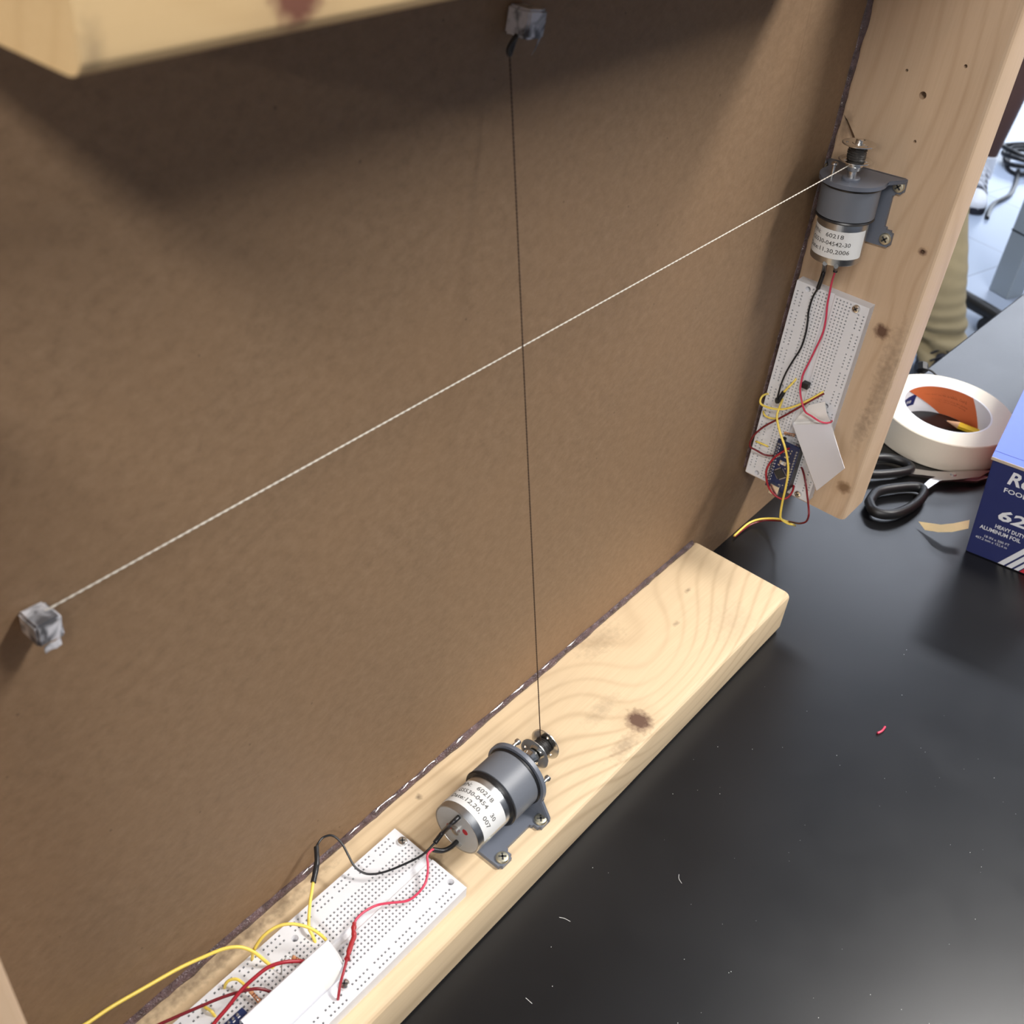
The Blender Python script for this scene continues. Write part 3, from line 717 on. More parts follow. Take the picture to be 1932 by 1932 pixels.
# ================================================================== wires (world coordinates in mm)
def tube(key, r, m, name, label=None, cat=None, group=None, parent=None, sub=8, lump=None):
    P = catmull(W[key], sub)
    rr = r if lump is None else (lambda t: r * (1 + lump * noise.noise(Vector((t * 9, r * 7, 2.5)))))
    return link(name, sweep(P, rr, 10), m, parent, label=label, cat=cat, group=group)
def wire(key, r, m, label, group):
    return tube(key, r, m, 'jumper_wire', label, 'wire', group)
GA, GB = 'wires on the flat breadboard', 'wires on the upright breadboard'
w = wire('a_black', .64, M['black_wire'], 'black motor wire arching over the flat breadboard', GA)
tube('a_black_sleeve', 1.4, M['black_rubber'], 'heat_shrink_sleeve', parent=w); tube('a_black_sleeve2', 1.45, M['black_rubber'], 'heat_shrink_sleeve', parent=w, lump=.15)
tube('a_yellow_lead', .85, M['yellow'], 'yellow_lead', parent=w, label='yellow lead')
w = wire('a_red1', .68, M['pink'], 'pink-red motor wire winding across the flat breadboard', GA)
tube('a_red_sleeve', 1.4, M['black_rubber'], 'heat_shrink_sleeve', parent=w); tube('a_red_splice', 1.25, M['splice'], 'splice_sleeve', parent=w, lump=.45)
tube('a_red2', .72, M['red'], 'red_lead', parent=w)
wire('a_yellow_arch', .85, M['yellow'], 'yellow wire arching up behind the paper on the flat breadboard', GA)
wire('a_yellow_long', .9, M['yellow'], 'long yellow wire leaving the flat breadboard to the lower left', GA)
wire('a_red_arch', .95, M['red'], 'red wire arching left from behind the folded paper', GA)
wire('a_darkred', .8, M['darkred'], 'dark maroon wire crossing under the red arch', GA)
wire('a_yellow_hop', .75, M['yellow'], 'short yellow wire hopping to the tan resistor', GA)
wire('a_yellow_stub', .75, M['yellow'], 'short yellow wire beside the bottom microcontroller board', GA)
w = wire('b_black', .66, M['black_wire'], 'black motor wire running down the upright breadboard', GB)
tube('b_black_sleeve', 1.5, M['black_rubber'], 'heat_shrink_sleeve', parent=w); tube('b_black_sleeve2', 1.6, M['black_rubber'], 'heat_shrink_sleeve', parent=w)
tube('b_yellow_lead', .8, M['yellow'], 'yellow_lead', parent=w, label='yellow lead')
w = wire('b_red', .7, M['pink'], 'pink-red motor wire running down the upright breadboard', GB)
tube('b_red_sleeve', 1.5, M['black_rubber'], 'heat_shrink_sleeve', parent=w)
wire('b_yellow_loop', .8, M['yellow'], 'yellow wire looping over the left edge of the upright breadboard', GB)
wire('b_darkred', .75, M['darkred'], 'dark red wire bulging past the left edge of the upright breadboard', GB)
wire('b_yellow_long', .85, M['yellow'], 'long yellow wire dropping from the upright breadboard to the table', GB)
wire('b_red_circle', .8, M['red'], 'red wire making a round loop over the microcontroller', GB)
wire('b_red_long', .75, M['darkred'], 'red wire hanging from the upright breadboard to the table', GB)
wire('b_yellow_hop', .7, M['yellow'], 'short curved yellow wire at the left edge of the upright breadboard', GB)
wire('b_yellow_stub', .7, M['yellow'], 'short straight yellow wire left of the upright microcontroller', GB)
def resistor(key, label, k0, k1, group):
    t = link('resistor', sweep(catmull(W[key], 8), .28, 8), M['tin'], label=label, cat='resistor', group=group)
    P = [Vector(q) for q in catmull(W[key], 8)]; n = len(P) - 1
    a, b = P[int(k0 * n)], P[int(k1 * n)]; L = (b - a).length
    bd = link('body', lathe([(0, .5), (.3, 1.05), (1.2, 1.15), (1.6, .95), (L - 1.6, .95), (L - 1.2, 1.15), (L - .3, 1.05), (L, .5)], a, b - a, 20), M['resistor'], t)
    for f in (.32, .5, .7): link('band', lathe([(L * f, 1.0), (L * f + .5, 1.0)], a, b - a, 20), M['band'], bd)
resistor('a_resistor', 'tan resistor below the yellow hop on the flat breadboard', .12, .8, 'resistors')
resistor('a_resistor2', 'small tan resistor with a bent grey lead beside the folded paper', .62, .9, 'resistors')
resistor('b_resistor', 'tan resistor on the upright breadboard above the microcontroller', .2, .8, 'resistors')
ic = link('transistor', box_me((70.6, 28.4, HB + 3.4), (4.4, 5.2, 4.6), .4), M['black_plastic'], label='small black transistor in the middle groove of the upright breadboard', cat='transistor')
ic.matrix_world = MBm
link('lead', box_me((70.6, 28.4, HB + .4), (.5, 2.9, 1.6)), M['tin'], ic)

# ================================================================== folded papers
# upright board: folded sheet hanging off the board, board-local (u,v,w)
pb = empty('folded_paper', 'white folded paper tilted over the upright breadboard', 'paper', MBm, 'folded paper covers')
TL, TR, BR_, BL_ = (103.0, 28.7, HB + 7), (89.0, 54.9, HB + 7), (97.5, 84.0, HB + 37.5), (126.0, 69.8, HB + 35.5)
N = 9
link('front_leaf', sheet([[lerp2(TL, TR, BR_, BL_, i / (N - 1), j / (N - 1)) + Vector((0, 0, .6 * math.sin(3.1 * i / (N - 1)))) for j in range(N)] for i in range(N)], .3), M['paper'], pb)
TLb, BLb = (103.5, 27.6, HB + 3), (129.5, 66.0, HB + 28)
link('side_fold', sheet([[lerp2(TL, TLb, BLb, BL_, i / 4, j / (N - 1)) + Vector((0, -.7 * math.sin(math.pi * i / 4), 0)) for j in range(N)] for i in range(5)], .3), M['paper'], pb)
TRb, BRb = (89.0, 53.0, HB + 3), (100.5, 78.5, HB + 28)
link('back_leaf', sheet([[lerp2(TLb, TRb, BRb, BLb, i / 4, j / 4) for j in range(5)] for i in range(5)], .3), M['paper_in'], pb)
link('top_flap', sheet([[lerp2(TLb, TRb, (77.5, 45.0, HB + 1.5), (85.5, 34.5, HB + 2), i / 6, j / 6) + Vector((0, 0, 2.0 * math.sin(math.pi * j / 6))) for j in range(7)] for i in range(7)], .3), M['paper_in'], pb)
# flat board: paper bent over in a roof
pa = empty('folded_paper', 'white folded paper bent like a roof over the flat breadboard', 'paper', MA, 'folded paper covers')
prof = [(28.2, .6), (28.0, 6), (28.3, 13), (28.9, 15.6), (30.2, 15.9), (33, 14.6), (36.5, 12.2), (39.2, 9.4), (41.6, 6.2), (42.8, 3.4), (42.4, 1.2), (41.4, .5)]
prof = [(q.x, q.y) for q in catmull([(a, b, 0) for a, b in prof], 4)]
def roof(u_lo, u_hi, off=0.0, skew=0.0):
    rows = []
    for k in range(13):
        s = k / 12
        rows.append([(u_lo + (u_hi - u_lo) * s + skew * (v - 28) * (1 - s), v + off * .3, HB + wv + off + .25 * math.sin(s * 5)) for v, wv in prof])
    return rows
link('bent_sheet', sheet(roof(76.5, 131.0, 0, .12), .3), M['paper'], pa)
link('tape_patch', sheet([[(u, q[0] + .1, HB + q[1] + .28) for q in prof[18:44]] for u in (80.5, 84, 88, 93)], .08), M['tape_clear'], pa)
link('end_tab', sheet([[(76.0 + .35 * (k), v, HB + wv) for v, wv in [(x * .82 + 5.6, y * .86) for x, y in prof[10:42]]] for k in range(4)], .25), M['paper_in'], pa)

# ================================================================== taped cubes and strings
def taped_cube(name, c, s, rz, label, tail):
    t = empty(name, label, 'taped block', None, 'taped blocks on the panel')
    bm = bmesh.new(); box(bm, (0, 0, 0), s)
    bmesh.ops.bevel(bm, geom=list(bm.edges), offset=.9, segments=2, affect='EDGES')
    bmesh.ops.subdivide_edges(bm, edges=list(bm.edges), cuts=5, use_grid_fill=True)
    R = Matrix.Rotation(rz, 3, 'Y')
    for v in bm.verts:
        n = noise.noise_vector(v.co * .22 + Vector(c)) * .32 + noise.noise_vector(v.co * .8) * .10
        if v.co.y > s[1] / 2 - .6: n = n * 0
        v.co = R @ (v.co + n) + Vector(c)
    link('tape_wrap', auto_smooth(bm_mesh(bm), .9), M['crinkle'], t)
    link('tape_tail', sheet([[Vector(c) + Vector(q) + noise.noise_vector(Vector(q) * .5) * .3 for q in row] for row in tail], .15), M['crinkle'], t)
    return t
taped_cube('taped_cube', (-504.6, -5.6, 307.6), (9.4, 11, 9.4), .03, 'grey cube wrapped in crinkled clear tape at the left string end',
           [[(-3.5 + i * 2, -5.6, -4.4 - j * 1.0 + (.5 if i % 2 else 0)) for i in range(4)] for j in range(4)])
taped_cube('taped_cube', (-274.5, -5.6, 461.5), (11, 11, 10.4), .12, 'dark cube wrapped in clear tape at the top string end',
           [[(3.6 - j * 1.9 - i * .6 * (1 - j / 3.2), -5.7, -3.8 - j * 2.2) for i in range(3)] for j in range(4)])
link('string_loop', sweep(catmull([(-280, -6, 457.5), (-283.5, -7, 456), (-285.3, -7, 453.5), (-284.3, -7, 451.5), (-282, -6.5, 455), (-280, -6, 457)], 6), .9, 8), M['thread'],
     label='black knot of string hanging under the top taped cube', cat='knot')
def twisted(p0, p1, r, pitch, n, m, label, sag=0):
    p0, p1 = Vector(p0), Vector(p1); ax = (p1 - p0).normalized(); u = ax.orthogonal().normalized(); v = ax.cross(u); L = (p1 - p0).length
    bm = bmesh.new()
    for s in (0, math.pi):
        P = []
        for i in range(n + 1):
            k = i / n; th = 2 * math.pi * L * k / pitch + s
            P.append(p0.lerp(p1, k) + (u * math.cos(th) + v * math.sin(th)) * r * .8)
        sweep(P, r, 6, bm=bm)
    return link('string', auto_smooth(bm_mesh(bm), 1.2), m, label=label, cat='string', group='crossed strings')
twisted((-502.5, -5.8, 312.2), (37.5, -29.5, 342.0), .21, 6.5, 1400, M['string'], 'white twisted string stretched from the left cube to the upright motor')
twisted((-284.9, -7, 453.9), (-262.0, -52.0, 71.5), .21, 3.4, 1300, M['string_dark'], 'thin brown string hanging from the top cube to the lower motor')

# ================================================================== things on the table, right side
# masking tape
tr = empty('masking_tape', 'cream roll of masking tape standing behind the upright beam', 'tape roll', Matrix.Translation(Vector((362, -65.3, 0)) * MM))
H_T, RO, RI = 30.0, 64.5, 42.5
link('tape_roll', ring_lathe([(0.2, RO - .6), (.8, RO), (H_T - .8, RO), (H_T, RO - .8), (H_T, RI), (0.2, RI)], (0, 0, 0), (0, 0, 1), 96), M['mask_tape'], tr)
def arc_sheet(R, th, f0, f1, n=24, m=6):
    rows = []
    for i in range(n + 1):
        row = []
        for j in range(m + 1):
            z, = [j / m]; g = math.radians(f0(z) + (f1(z) - f0(z)) * i / n)
            row.append((R * math.cos(g), R * math.sin(g), .4 + z * (H_T - .6)))
        rows.append(row)
    return sheet(rows, th)
core = link('core', ring_lathe([(0.2, RI + .1), (H_T + .2, RI + .1), (H_T + .2, RI - 1.6), (0.2, RI - 1.6)], (0, 0, 0), (0, 0, 1), 96), M['core_white'], tr)
link('orange_print', arc_sheet(RI - 1.75, .15, lambda z: -50 + 34 * z, lambda z: 20 + 66 * z), M['core_orange'], core)
def core_fn(g_left, R=RI - 1.95):
    return lambda x, y, d: (R * math.cos(math.radians(g_left) - x / R), R * math.sin(math.radians(g_left) - x / R), y)
def core_text(s, g, z, wd, h, m):
    f = core_fn(g); link('print', text_me(s, wd, h, lambda x, y, d: f(x, y + z, d), .01), m, core)
core_text('MEDIUM LINE LABEL TAPE', 52, 20.5, 44, 2.6, M['brown_ink'])
core_text('GENERAL PURPOSE MASKING', 40, 15.8, 38, 1.8, M['brown_ink'])
core_text('FOR LIGHT DUTY WORK', 30, 12.6, 30, 1.8, M['brown_ink'])
rows = []
for i in range(9):
    g = math.radians(92 - i * 3.6); rows.append([((RI - 1.8) * math.cos(g), (RI - 1.8) * math.sin(g), z) for z in (9, 14, 20 + i * .25)])
link('navy_print', sheet(rows, .15), M['navy'], core)
core_text('me', 82, 12.5, 8, 5.0, M['silk'])
# pencil inside the roll
def pencil():
    a, b = Vector((386.0, -62.0, 4.0)), Vector((390.5, -113.0 + 6.5, 4.0)); d = (b - a).normalized()
    t = link('pencil', lathe([(14, 3.6), (43, 3.6)], a, d, 6), M['pencil_yellow'], label='yellow pencil lying inside the tape roll', cat='pencil')
    link('sharpened_wood', lathe([(2.2, .6), (14.2, 3.55)], a, d, 18), M['pencil_wood'], t)
    link('lead', lathe([(0, .15), (2.4, .65)], a, d, 12), M['graphite'], t)
pencil()
# scissors
sc = empty('scissors', 'scissors with black handles and steel blades lying before the tape roll', 'scissors', Matrix.Translation(Vector((292, -106, 0)) * MM))
OFF = Vector((-292, -106, 0)); OFF = Vector((292, -106, 0))
def loop_pts(P, z): return catmull([Vector((x, y, z)) - OFF for x, y in P] + [Vector((*P[0], z)) - OFF], 6)[:-1]
lo = [(197.2, -67.2), (187.7, -76.7), (193.9, -89.0), (212.5, -96.7), (234.7, -99.2), (249.7, -96.4), (250.4, -88.4), (234.9, -75.6), (216.7, -65.8)]
up = [(228, -34), (247.0, -32), (264.8, -40.5), (276.0, -51.9), (279.5, -64.3), (275.0, -73.0), (262.3, -68.6), (240, -52)]
hl = link('handle', sweep(loop_pts(lo, 6.5), 4.3, 12, True, ((0, 0, 1), 1.15)), M['handle'], sc)
hu = link('handle', sweep(loop_pts(up, 6.5), 4.0, 12, True, ((0, 0, 1), 1.15)), M['handle'], sc)
def blade(outl, z0, z1): return auto_smooth(bm_mesh(prism([(x - 292, y + 106) for x, y in outl], z0, z1, lambda x, y, z: (x, y, z))))
link('blade', blade([(250, -92), (256, -98), (276, -101), (290, -112), (311, -126), (330, -130.5), (318, -120), (300, -105), (288, -99), (272, -93)], 5.2, 7.2), M['blade'], sc)
link('blade', blade([(274, -66), (266, -72), (276, -85), (285, -99), (292, -111), (305, -126), (322, -133), (315, -122), (300, -101), (288, -88)], 3.0, 5.0), M['blade'], sc)
link('rivet', lathe([(2.5, 3.2), (7.4, 3.2), (8.2, 2.2)], (3, 0, 0), (0, 0, 1), 24), M['tin'], sc)
# curled paper strip
sp = [((206.8, -110.7, 4.0), (200.9, -119.5, 3.0)), ((209.9, -128.3, 9.0), (199.5, -130.5, 8.0)), ((213.5, -136.3, 13.0), (203.0, -140.3, 12.0)), ((225, -146.0, 16.0), (214, -149.5, 15.0))]
g = []
for i in range(13):
    s = i / 4.0001; k = min(int(s), 2); f = s - k
    g.append([Vector(sp[k][0]).lerp(Vector(sp[k + 1][0]), f), Vector(sp[k][1]).lerp(Vector(sp[k + 1][1]), f)])
g = [[r[0], r[0].lerp(r[1], .5), r[1]] for r in g]
link('paper_strip', sheet(g, .25), M['strip'], label='curled cream paper strip lying by the foil box', cat='paper strip')
# foil box
TH = math.radians(8); rv = Vector((math.sin(TH), -math.cos(TH), 0)); dv = Vector((math.cos(TH), math.sin(TH), 0))
BO = Vector((203, -152, 0)) + rv * 4.4; SHR = -0.105; BW, BLn, BH = 92.0, 465.0, 94.0
def bx3(r, d, z): return BO + rv * (r + SHR * z) + dv * d + Vector((0, 0, z))
fb = empty('foil_box', 'long navy and blue aluminium foil carton at the right edge', 'box')
bm = bmesh.new()
c8 = {(i, j, k): bm.verts.new(bx3(i * BW, j * BLn, k * BH + .2)) for i in (0, 1) for j in (0, 1) for k in (0, 1)}
for q, mi in ((((0, 0, 0), (1, 0, 0), (1, 0, 1), (0, 0, 1)), 0), (((0, 0, 0), (0, 0, 1), (0, 1, 1), (0, 1, 0)), 1), (((1, 0, 0), (1, 1, 0), (1, 1, 1), (1, 0, 1)), 1),
              (((0, 1, 0), (0, 1, 1), (1, 1, 1), (1, 1, 0)), 0), (((0, 0, 1), (1, 0, 1), (1, 1, 1), (0, 1, 1)), 2), (((0, 0, 0), (0, 1, 0), (1, 1, 0), (1, 0, 0)), 2)):
    f = bm.faces.new([c8[a] for a in q]); f.material_index = mi
bmesh.ops.bevel(bm, geom=list(bm.edges), offset=.8, segments=2, affect='EDGES')
me = bm_mesh(bm)
for k in ('box_navy', 'box_red', 'card'): me.materials.append(M[k])
link('carton', me, None, fb)
def slab(r0, r1, d0, d1, z0, z1):
    bm = bmesh.new(); box(bm, (.5, .5, .5), (1, 1, 1))
    for v in bm.verts: v.co = bx3(r0 + (r1 - r0) * v.co.x, d0 + (d1 - d0) * v.co.y, z0 + (z1 - z0) * v.co.z)
    return bm_mesh(bm)
lid = link('lid', slab(-1.2, BW + 1, -1.5, BLn, BH + .6, BH + 2.0), M['box_blue'], fb, label='bright blue lid')
link('torn_edge', slab(-1.4, BW + 1, -2.1, -1.5, BH - .6, BH + 1.9), M['card'], lid)
link('fold_line', slab(-1.0, BW, 8.6, 9.1, BH + 1.9, BH + 2.12), M['box_navy'], lid)
def ftext(s, x0, z0, wd, h, bold=.0, m='box_white', sl=.0):
    link('print', text_me(s, wd, h, lambda x, y, d: bx3(x0 + x + sl * y, -.35 - d, z0 + y), bold), M[m], fb)
ftext('Reynolds', 15.4, 76.8, 62, 11.5, .025, sl=.2)
ftext('FOODSERVICE', 14.7, 68.2, 46, 4.2, .015)
ftext('624', 15.6, 42.0, 34, 10.0, .03, sl=.2)
ftext('HEAVY DUTY', 16.6, 33.0, 24, 3.6, .02)
ftext('ALUMINUM FOIL', 5.2, 27.6, 33.5, 3.6, .02)
ftext('18 IN x 500 FT', 10.9, 20.6, 20.5, 2.3)
ftext('457.2 mm x 152.4 m', 4.2, 17.2, 26, 2.3)
def stripe(x0, x1, m, name):
    pts = [(x0, 1.2), (x1, 1.2), (x1 + 30, 44.6), (x0 + 30, 44.6)]
    link(name, bm_mesh(prism(pts, -.5, -.15, lambda x, z, d: bx3(x, d, z))), M[m], fb)
stripe(27, 32, 'box_white', 'white_stripe'); stripe(34, 38.5, 'box_white', 'white_stripe'); stripe(40.5, 44, 'box_white', 'white_stripe'); stripe(45, 56, 'box_red', 'red_stripe')
link('print', text_me('Reynolds', 150, 34, lambda x, y, d: bx3(60 - y, 19 + x, BH + 2.1 + d), .03), M['box_white'], lid)
# plug with cable at the table edge
pl = empty('cable_plug', 'small black plug with thin cable at the back table edge', 'plug')
link('plug_body', lathe([(0, 4), (1.5, 6.5), (9, 7), (11, 4.5)], (448, -9, 10), (.5, .35, .35), 8), M['black_plastic'], pl)
link('cable', sweep(catmull([(455, -12, 12), (456, -18, 11), (456, -27, 6), (452, -36, 2), (446, -44, 1.2)], 6), 1.1, 8), M['black_plastic'], pl)
link('stand', sweep(catmull([(447, -8, 9), (444, -10, 4), (441, -12, .8)], 5), 2.4, 8), M['black_plastic'], pl)
# red insulation scrap, lint
link('wire_scrap', sweep(catmull([(-42, -187.9, .9), (-38, -189.3, 1.0), (-32.8, -189.3, .9)], 6), .85, 10), M['pink'], label='tiny pink-red scrap of wire insulation on the table', cat='wire scrap')
for pts, lb in (([(-232.7, -145.6, .2), (-235.2, -147.2, .2), (-236.7, -150.2, .2)], 'tiny curved white lint fibre on the table right of the lower motor'),
                ([(-304.7, -109.3, .2), (-303.2, -112, .2), (-302.4, -115.7, .2)], 'tiny bent white lint fibre close to the bottom beam'),
                ([(-354.8, -125.2, .2), (-354.9, -129.8, .2)], 'straight white lint fibre at the bottom edge of the table')):
    link('lint_fibre', sweep(catmull(pts, 5), .13, 5), M['lint'], label=lb, cat='lint')
bm = bmesh.new(); rng = random.Random(11)
for k in range(70):
    x = rng.uniform(-340, 60); y = rng.uniform(-300, -100) - max(0, -x - 100) * .02
    r = bmesh.ops.create_icosphere(bm, subdivisions=1, radius=rng.choice((.12, .16, .25)))
    bmesh.ops.translate(bm, verts=r['verts'], vec=(x, y, .15))
link('dust_specks', bm_mesh(bm), M['lint'], label='scattered white dust specks on the black table', cat='dust', kind='stuff')

# ================================================================== beyond the table: people, chair, desk, cable
def skin_body(name, J, E, root, matfn, mats, parent, shape=None, lv=2):
    me = bpy.data.meshes.new(name); keys = list(J)
    me.from_pydata([Vector(J[k][0]) for k in keys], [(keys.index(a), keys.index(b)) for a, b in E], [])
    o = bpy.data.objects.new(name, me); COL.objects.link(o)
    md = o.modifiers.new('skin', 'SKIN'); md.use_smooth_shade = True
    for i, k in enumerate(keys):
        s = me.skin_vertices[0].data[i]; r = J[k][1]; s.radius = r if isinstance(r, tuple) else (r, r); s.use_root = (k == root)
    sb = o.modifiers.new('sub', 'SUBSURF'); sb.levels = lv; sb.render_levels = lv
    dg = bpy.context.evaluated_depsgraph_get(); dg.update()
    out = bpy.data.meshes.new_from_object(o.evaluated_get(dg)); bpy.data.objects.remove(o)
    for m in mats: out.materials.append(m)
    if shape:
        nr = [v.normal.copy() for v in out.vertices]
        for v, n_ in zip(out.vertices, nr): v.co = v.co + n_ * shape(v.co)
    for q in out.polygons: q.material_index = matfn(q.center); q.use_smooth = True
    return link(name, out, None, parent)
def face_parts(body, head, fwd):
    fwd = Vector(fwd).normalized(); side = fwd.cross(Vector((0, 0, 1)))
    def ell(name, c, s, m):
        bm = bmesh.new(); bmesh.ops.create_icosphere(bm, subdivisions=2, radius=1)
        R = Matrix((side, fwd, Vector((0, 0, 1)))).transposed()
        for v in bm.verts: v.co = (R @ Vector((v.co.x * s[0], v.co.y * s[1], v.co.z * s[2])) + Vector(c)) * 1000
        link(name, bm_mesh(bm), m, body, smooth=True)
    h = Vector(head)
    ell('hair', h - fwd * .022 + Vector((0, 0, .045)), (.088, .098, .085), M['hair'])
    ell('nose', h + fwd * .104 - Vector((0, 0, .015)), (.014, .02, .024), M['skin'])
    ell('mouth', h + fwd * .092 - Vector((0, 0, .06)), (.026, .008, .008), M['red_mark'])
    for s in (-1, 1):
        ell('eye', h + fwd * .086 + side * .033 * s + Vector((0, 0, .01)), (.014, .008, .008), M['shoe_white'])
        ell('ear', h + side * .086 * s - Vector((0, 0, .01)), (.012, .024, .033), M['skin'])
def hand(J, E, wrist, tag_, dirv, sidev):
    d = Vector(dirv).normalized(); s = Vector(sidev).normalized(); w = Vector(J[wrist][0])
    J[tag_ + 'palm'] = (w + d * .05, (.034, .018)); E.append((wrist, tag_ + 'palm'))
    J[tag_ + 'kn'] = (w + d * .09, (.036, .016)); E.append((tag_ + 'palm', tag_ + 'kn'))
    for i, L in enumerate((.07, .078, .072, .056)):
        b = w + d * .1 + s * (.028 - .019 * i); k1 = b + d * L * .5; k2 = b + d * L + Vector((0, 0, -.012))
        J[f'{tag_}f{i}a'] = (k1, .0085); J[f'{tag_}f{i}b'] = (k2, .0075); E += [(tag_ + 'kn', f'{tag_}f{i}a'), (f'{tag_}f{i}a', f'{tag_}f{i}b')]
    J[tag_ + 't1'] = (w + d * .055 + s * .05, .010); J[tag_ + 't2'] = (w + d * .085 + s * .062, .0085); E += [(tag_ + 'palm', tag_ + 't1'), (tag_ + 't1', tag_ + 't2')]
def shoe(parent, c, yaw, accent='shoe_white'):
    """c = heel centre on the floor (m); yaw = toe direction"""
    R = Matrix.Rotation(yaw, 3, 'Z'); c = Vector(c)
    def P(x, y, z): return (c + R @ Vector((x, y, z))) * 1000
    outl = [(-.03, -.028), (-.04, 0), (-.03, .028), (.05, .034), (.13, .042), (.19, .046), (.235, .034), (.25, 0), (.235, -.034), (.19, -.046), (.13, -.042), (.05, -.034)]
    outl = [(q.x, q.y) for q in catmull([(a, b, 0) for a, b in outl] + [(*outl[0], 0)], 4)[:-1]]
    link('shoe_sole', auto_smooth(bm_mesh(prism(outl, .002, .026, lambda x, y, z: P(x, y, z)))), M['shoe_black'], parent)
    def loft(rows, m, name):
        bm = bmesh.new(); rs = []
        for x, hw, z0, z1 in rows:
            rs.append([bm.verts.new(P(x, hw * math.cos(math.pi * k / 10), z0 + (z1 - z0) * math.sin(math.pi * k / 10))) for k in range(11)])
        for A, B in zip(rs, rs[1:]):
            for k in range(10): bm.faces.new((A[k], A[k + 1], B[k + 1], B[k]))
        for r in rs: pass
        bm.faces.new(rs[0]); bm.faces.new(rs[-1])
        for A, B in zip(rs, rs[1:]): bm.faces.new((A[0], B[0], B[10], A[10]))
        return link(name, auto_smooth(bm_mesh(bm), 1.0), m, parent)
    up_ = loft([(-.036, .02, .026, .10), (-.02, .034, .026, .125), (.03, .038, .026, .13), (.07, .040, .026, .115), (.12, .043, .026, .085), (.165, .045, .026, .068)], M['shoe_black'], 'shoe_upper')
    loft([(.16, .0465, .022, .070), (.20, .044, .022, .062), (.232, .034, .022, .05), (.248, .014, .022, .036)], M[accent], 'toe_cap')
    loft([(.055, .024, .06, .128), (.10, .024, .06, .106), (.15, .022, .05, .080)], M[accent], 'tongue')
    for k in range(5):
        x = .065 + .02 * k; z = .126 - .0115 * k
        link('lace', sweep(catmull([P(x, -.03, z - .016), P(x + .006, 0, z + .004), P(x + .012, .03, z - .018)], 4), 3.2, 6), M[accent], parent)
# person seated in khaki trousers: facing the table
p1 = empty('person', 'person in khaki trousers seated beyond the table behind the beam', 'person', None)
fw = Vector((-.86, -.5, 0)); sd = Vector((.5, -.86, 0))
K1, A1 = Vector((2.243, .564, -.40)), Vector((2.164, .397, -.805)); K2, A2 = Vector((2.13, .74, -.40)), Vector((2.04, .60, -.805))
Hc = Vector((2.55, .82, -.34))
J = {'pel': (Hc, (.15, .12)), 'hipR': (Hc + sd * .10 - Vector((0, 0, .01)), .10), 'hipL': (Hc - sd * .10 - Vector((0, 0, .01)), .10),
     'thR': ((Hc + sd * .1 + K1) / 2, .092), 'thL': ((Hc - sd * .1 + K2) / 2, .092), 'kR': (K1, .080), 'kL': (K2, .080),
     'cR': (K1.lerp(A1, .35), .078), 'cL': (K2.lerp(A2, .35), .078), 'c2R': (K1.lerp(A1, .75), .068), 'c2L': (K2.lerp(A2, .75), .068),
     'b1R': (K1.lerp(A1, .88), .074), 'b2R': (K1.lerp(A1, .95), .066), 'aR': (A1, .074), 'aL': (A2, .072), 'fR': (A1 + fw * .08 - Vector((0, 0, .06)), .045), 'fL': (A2 + fw * .08 - Vector((0, 0, .06)), .045),
     'waist': (Hc + Vector((0, 0, .16)), (.14, .10)), 'chest': (Hc + Vector((0, 0, .36)) + fw * .03, (.165, .115)), 'neck0': (Hc + Vector((0, 0, .52)) + fw * .03, .065),
     'neck': (Hc + Vector((0, 0, .58)) + fw * .05, .052), 'hd': (Hc + Vector((0, 0, .66)) + fw * .07, (.078, .088)), 'hd2': (Hc + Vector((0, 0, .74)) + fw * .08, (.078, .09))}
E = [('pel', 'hipR'), ('pel', 'hipL'), ('hipR', 'thR'), ('hipL', 'thL'), ('thR', 'kR'), ('thL', 'kL'), ('kR', 'cR'), ('kL', 'cL'), ('cR', 'c2R'), ('cL', 'c2L'), ('c2R', 'b1R'), ('b1R', 'b2R'), ('b2R', 'aR'), ('c2L', 'aL'),
     ('aR', 'fR'), ('aL', 'fL'), ('pel', 'waist'), ('waist', 'chest'), ('chest', 'neck0'), ('neck0', 'neck'), ('neck', 'hd'), ('hd', 'hd2')]
for s, n, kn in ((1, 'R', K1), (-1, 'L', K2)):
    sh = Hc + Vector((0, 0, .46)) + sd * .19 * s; el = sh + Vector((0, 0, -.27)) + fw * .06 + sd * .03 * s; wr = kn.lerp(Hc, .35) + Vector((0, 0, .115))
    J['sh' + n] = (sh, .06); J['el' + n] = (el, .045); J['wr' + n] = (wr, .03); E += [('chest', 'sh' + n), ('sh' + n, 'el' + n), ('el' + n, 'wr' + n)]
    hand(J, E, 'wr' + n, 'h' + n, fw, sd * -s)
def m1(c):
    if c.z > Hc.z + .53: return 2
    if c.z > Hc.z + .08:
        d = min((c - J['elR'][0]).length, (c - J['elL'][0]).length)
        return 1
    if (c - J['wrR'][0]).length < .19 and c.z > K1.z + .09 or (c - J['wrL'][0]).length < .19 and c.z > K2.z + .09: return 2
    return 0
def folds(c):
    if c.z > K1.z + .05: return .006 * noise.noise(c * 14)
    k = max(0, min(1, (K1.z - c.z) / .4))
    return (.0006 + .011 * k ** 9) * math.sin(c.z * (40 + 50 * k) + 5 * noise.noise(c * 7)) + .011 * noise.noise(c * 9)
b1 = skin_body('body', J, E, 'pel', m1, [M['khaki'], M['shirt'], M['skin']], p1, folds, 4)
face_parts(b1, J['hd'][0] + Vector((0, 0, .03)), fw)
yaw1 = math.atan2(fw.y, fw.x)
shoe(p1, A1 - fw * .03 + Vector((0, 0, -.095)), yaw1, 'shoe_black'); shoe(p1, A2 - fw * .03 + Vector((0, 0, -.095)), yaw1, 'shoe_black')
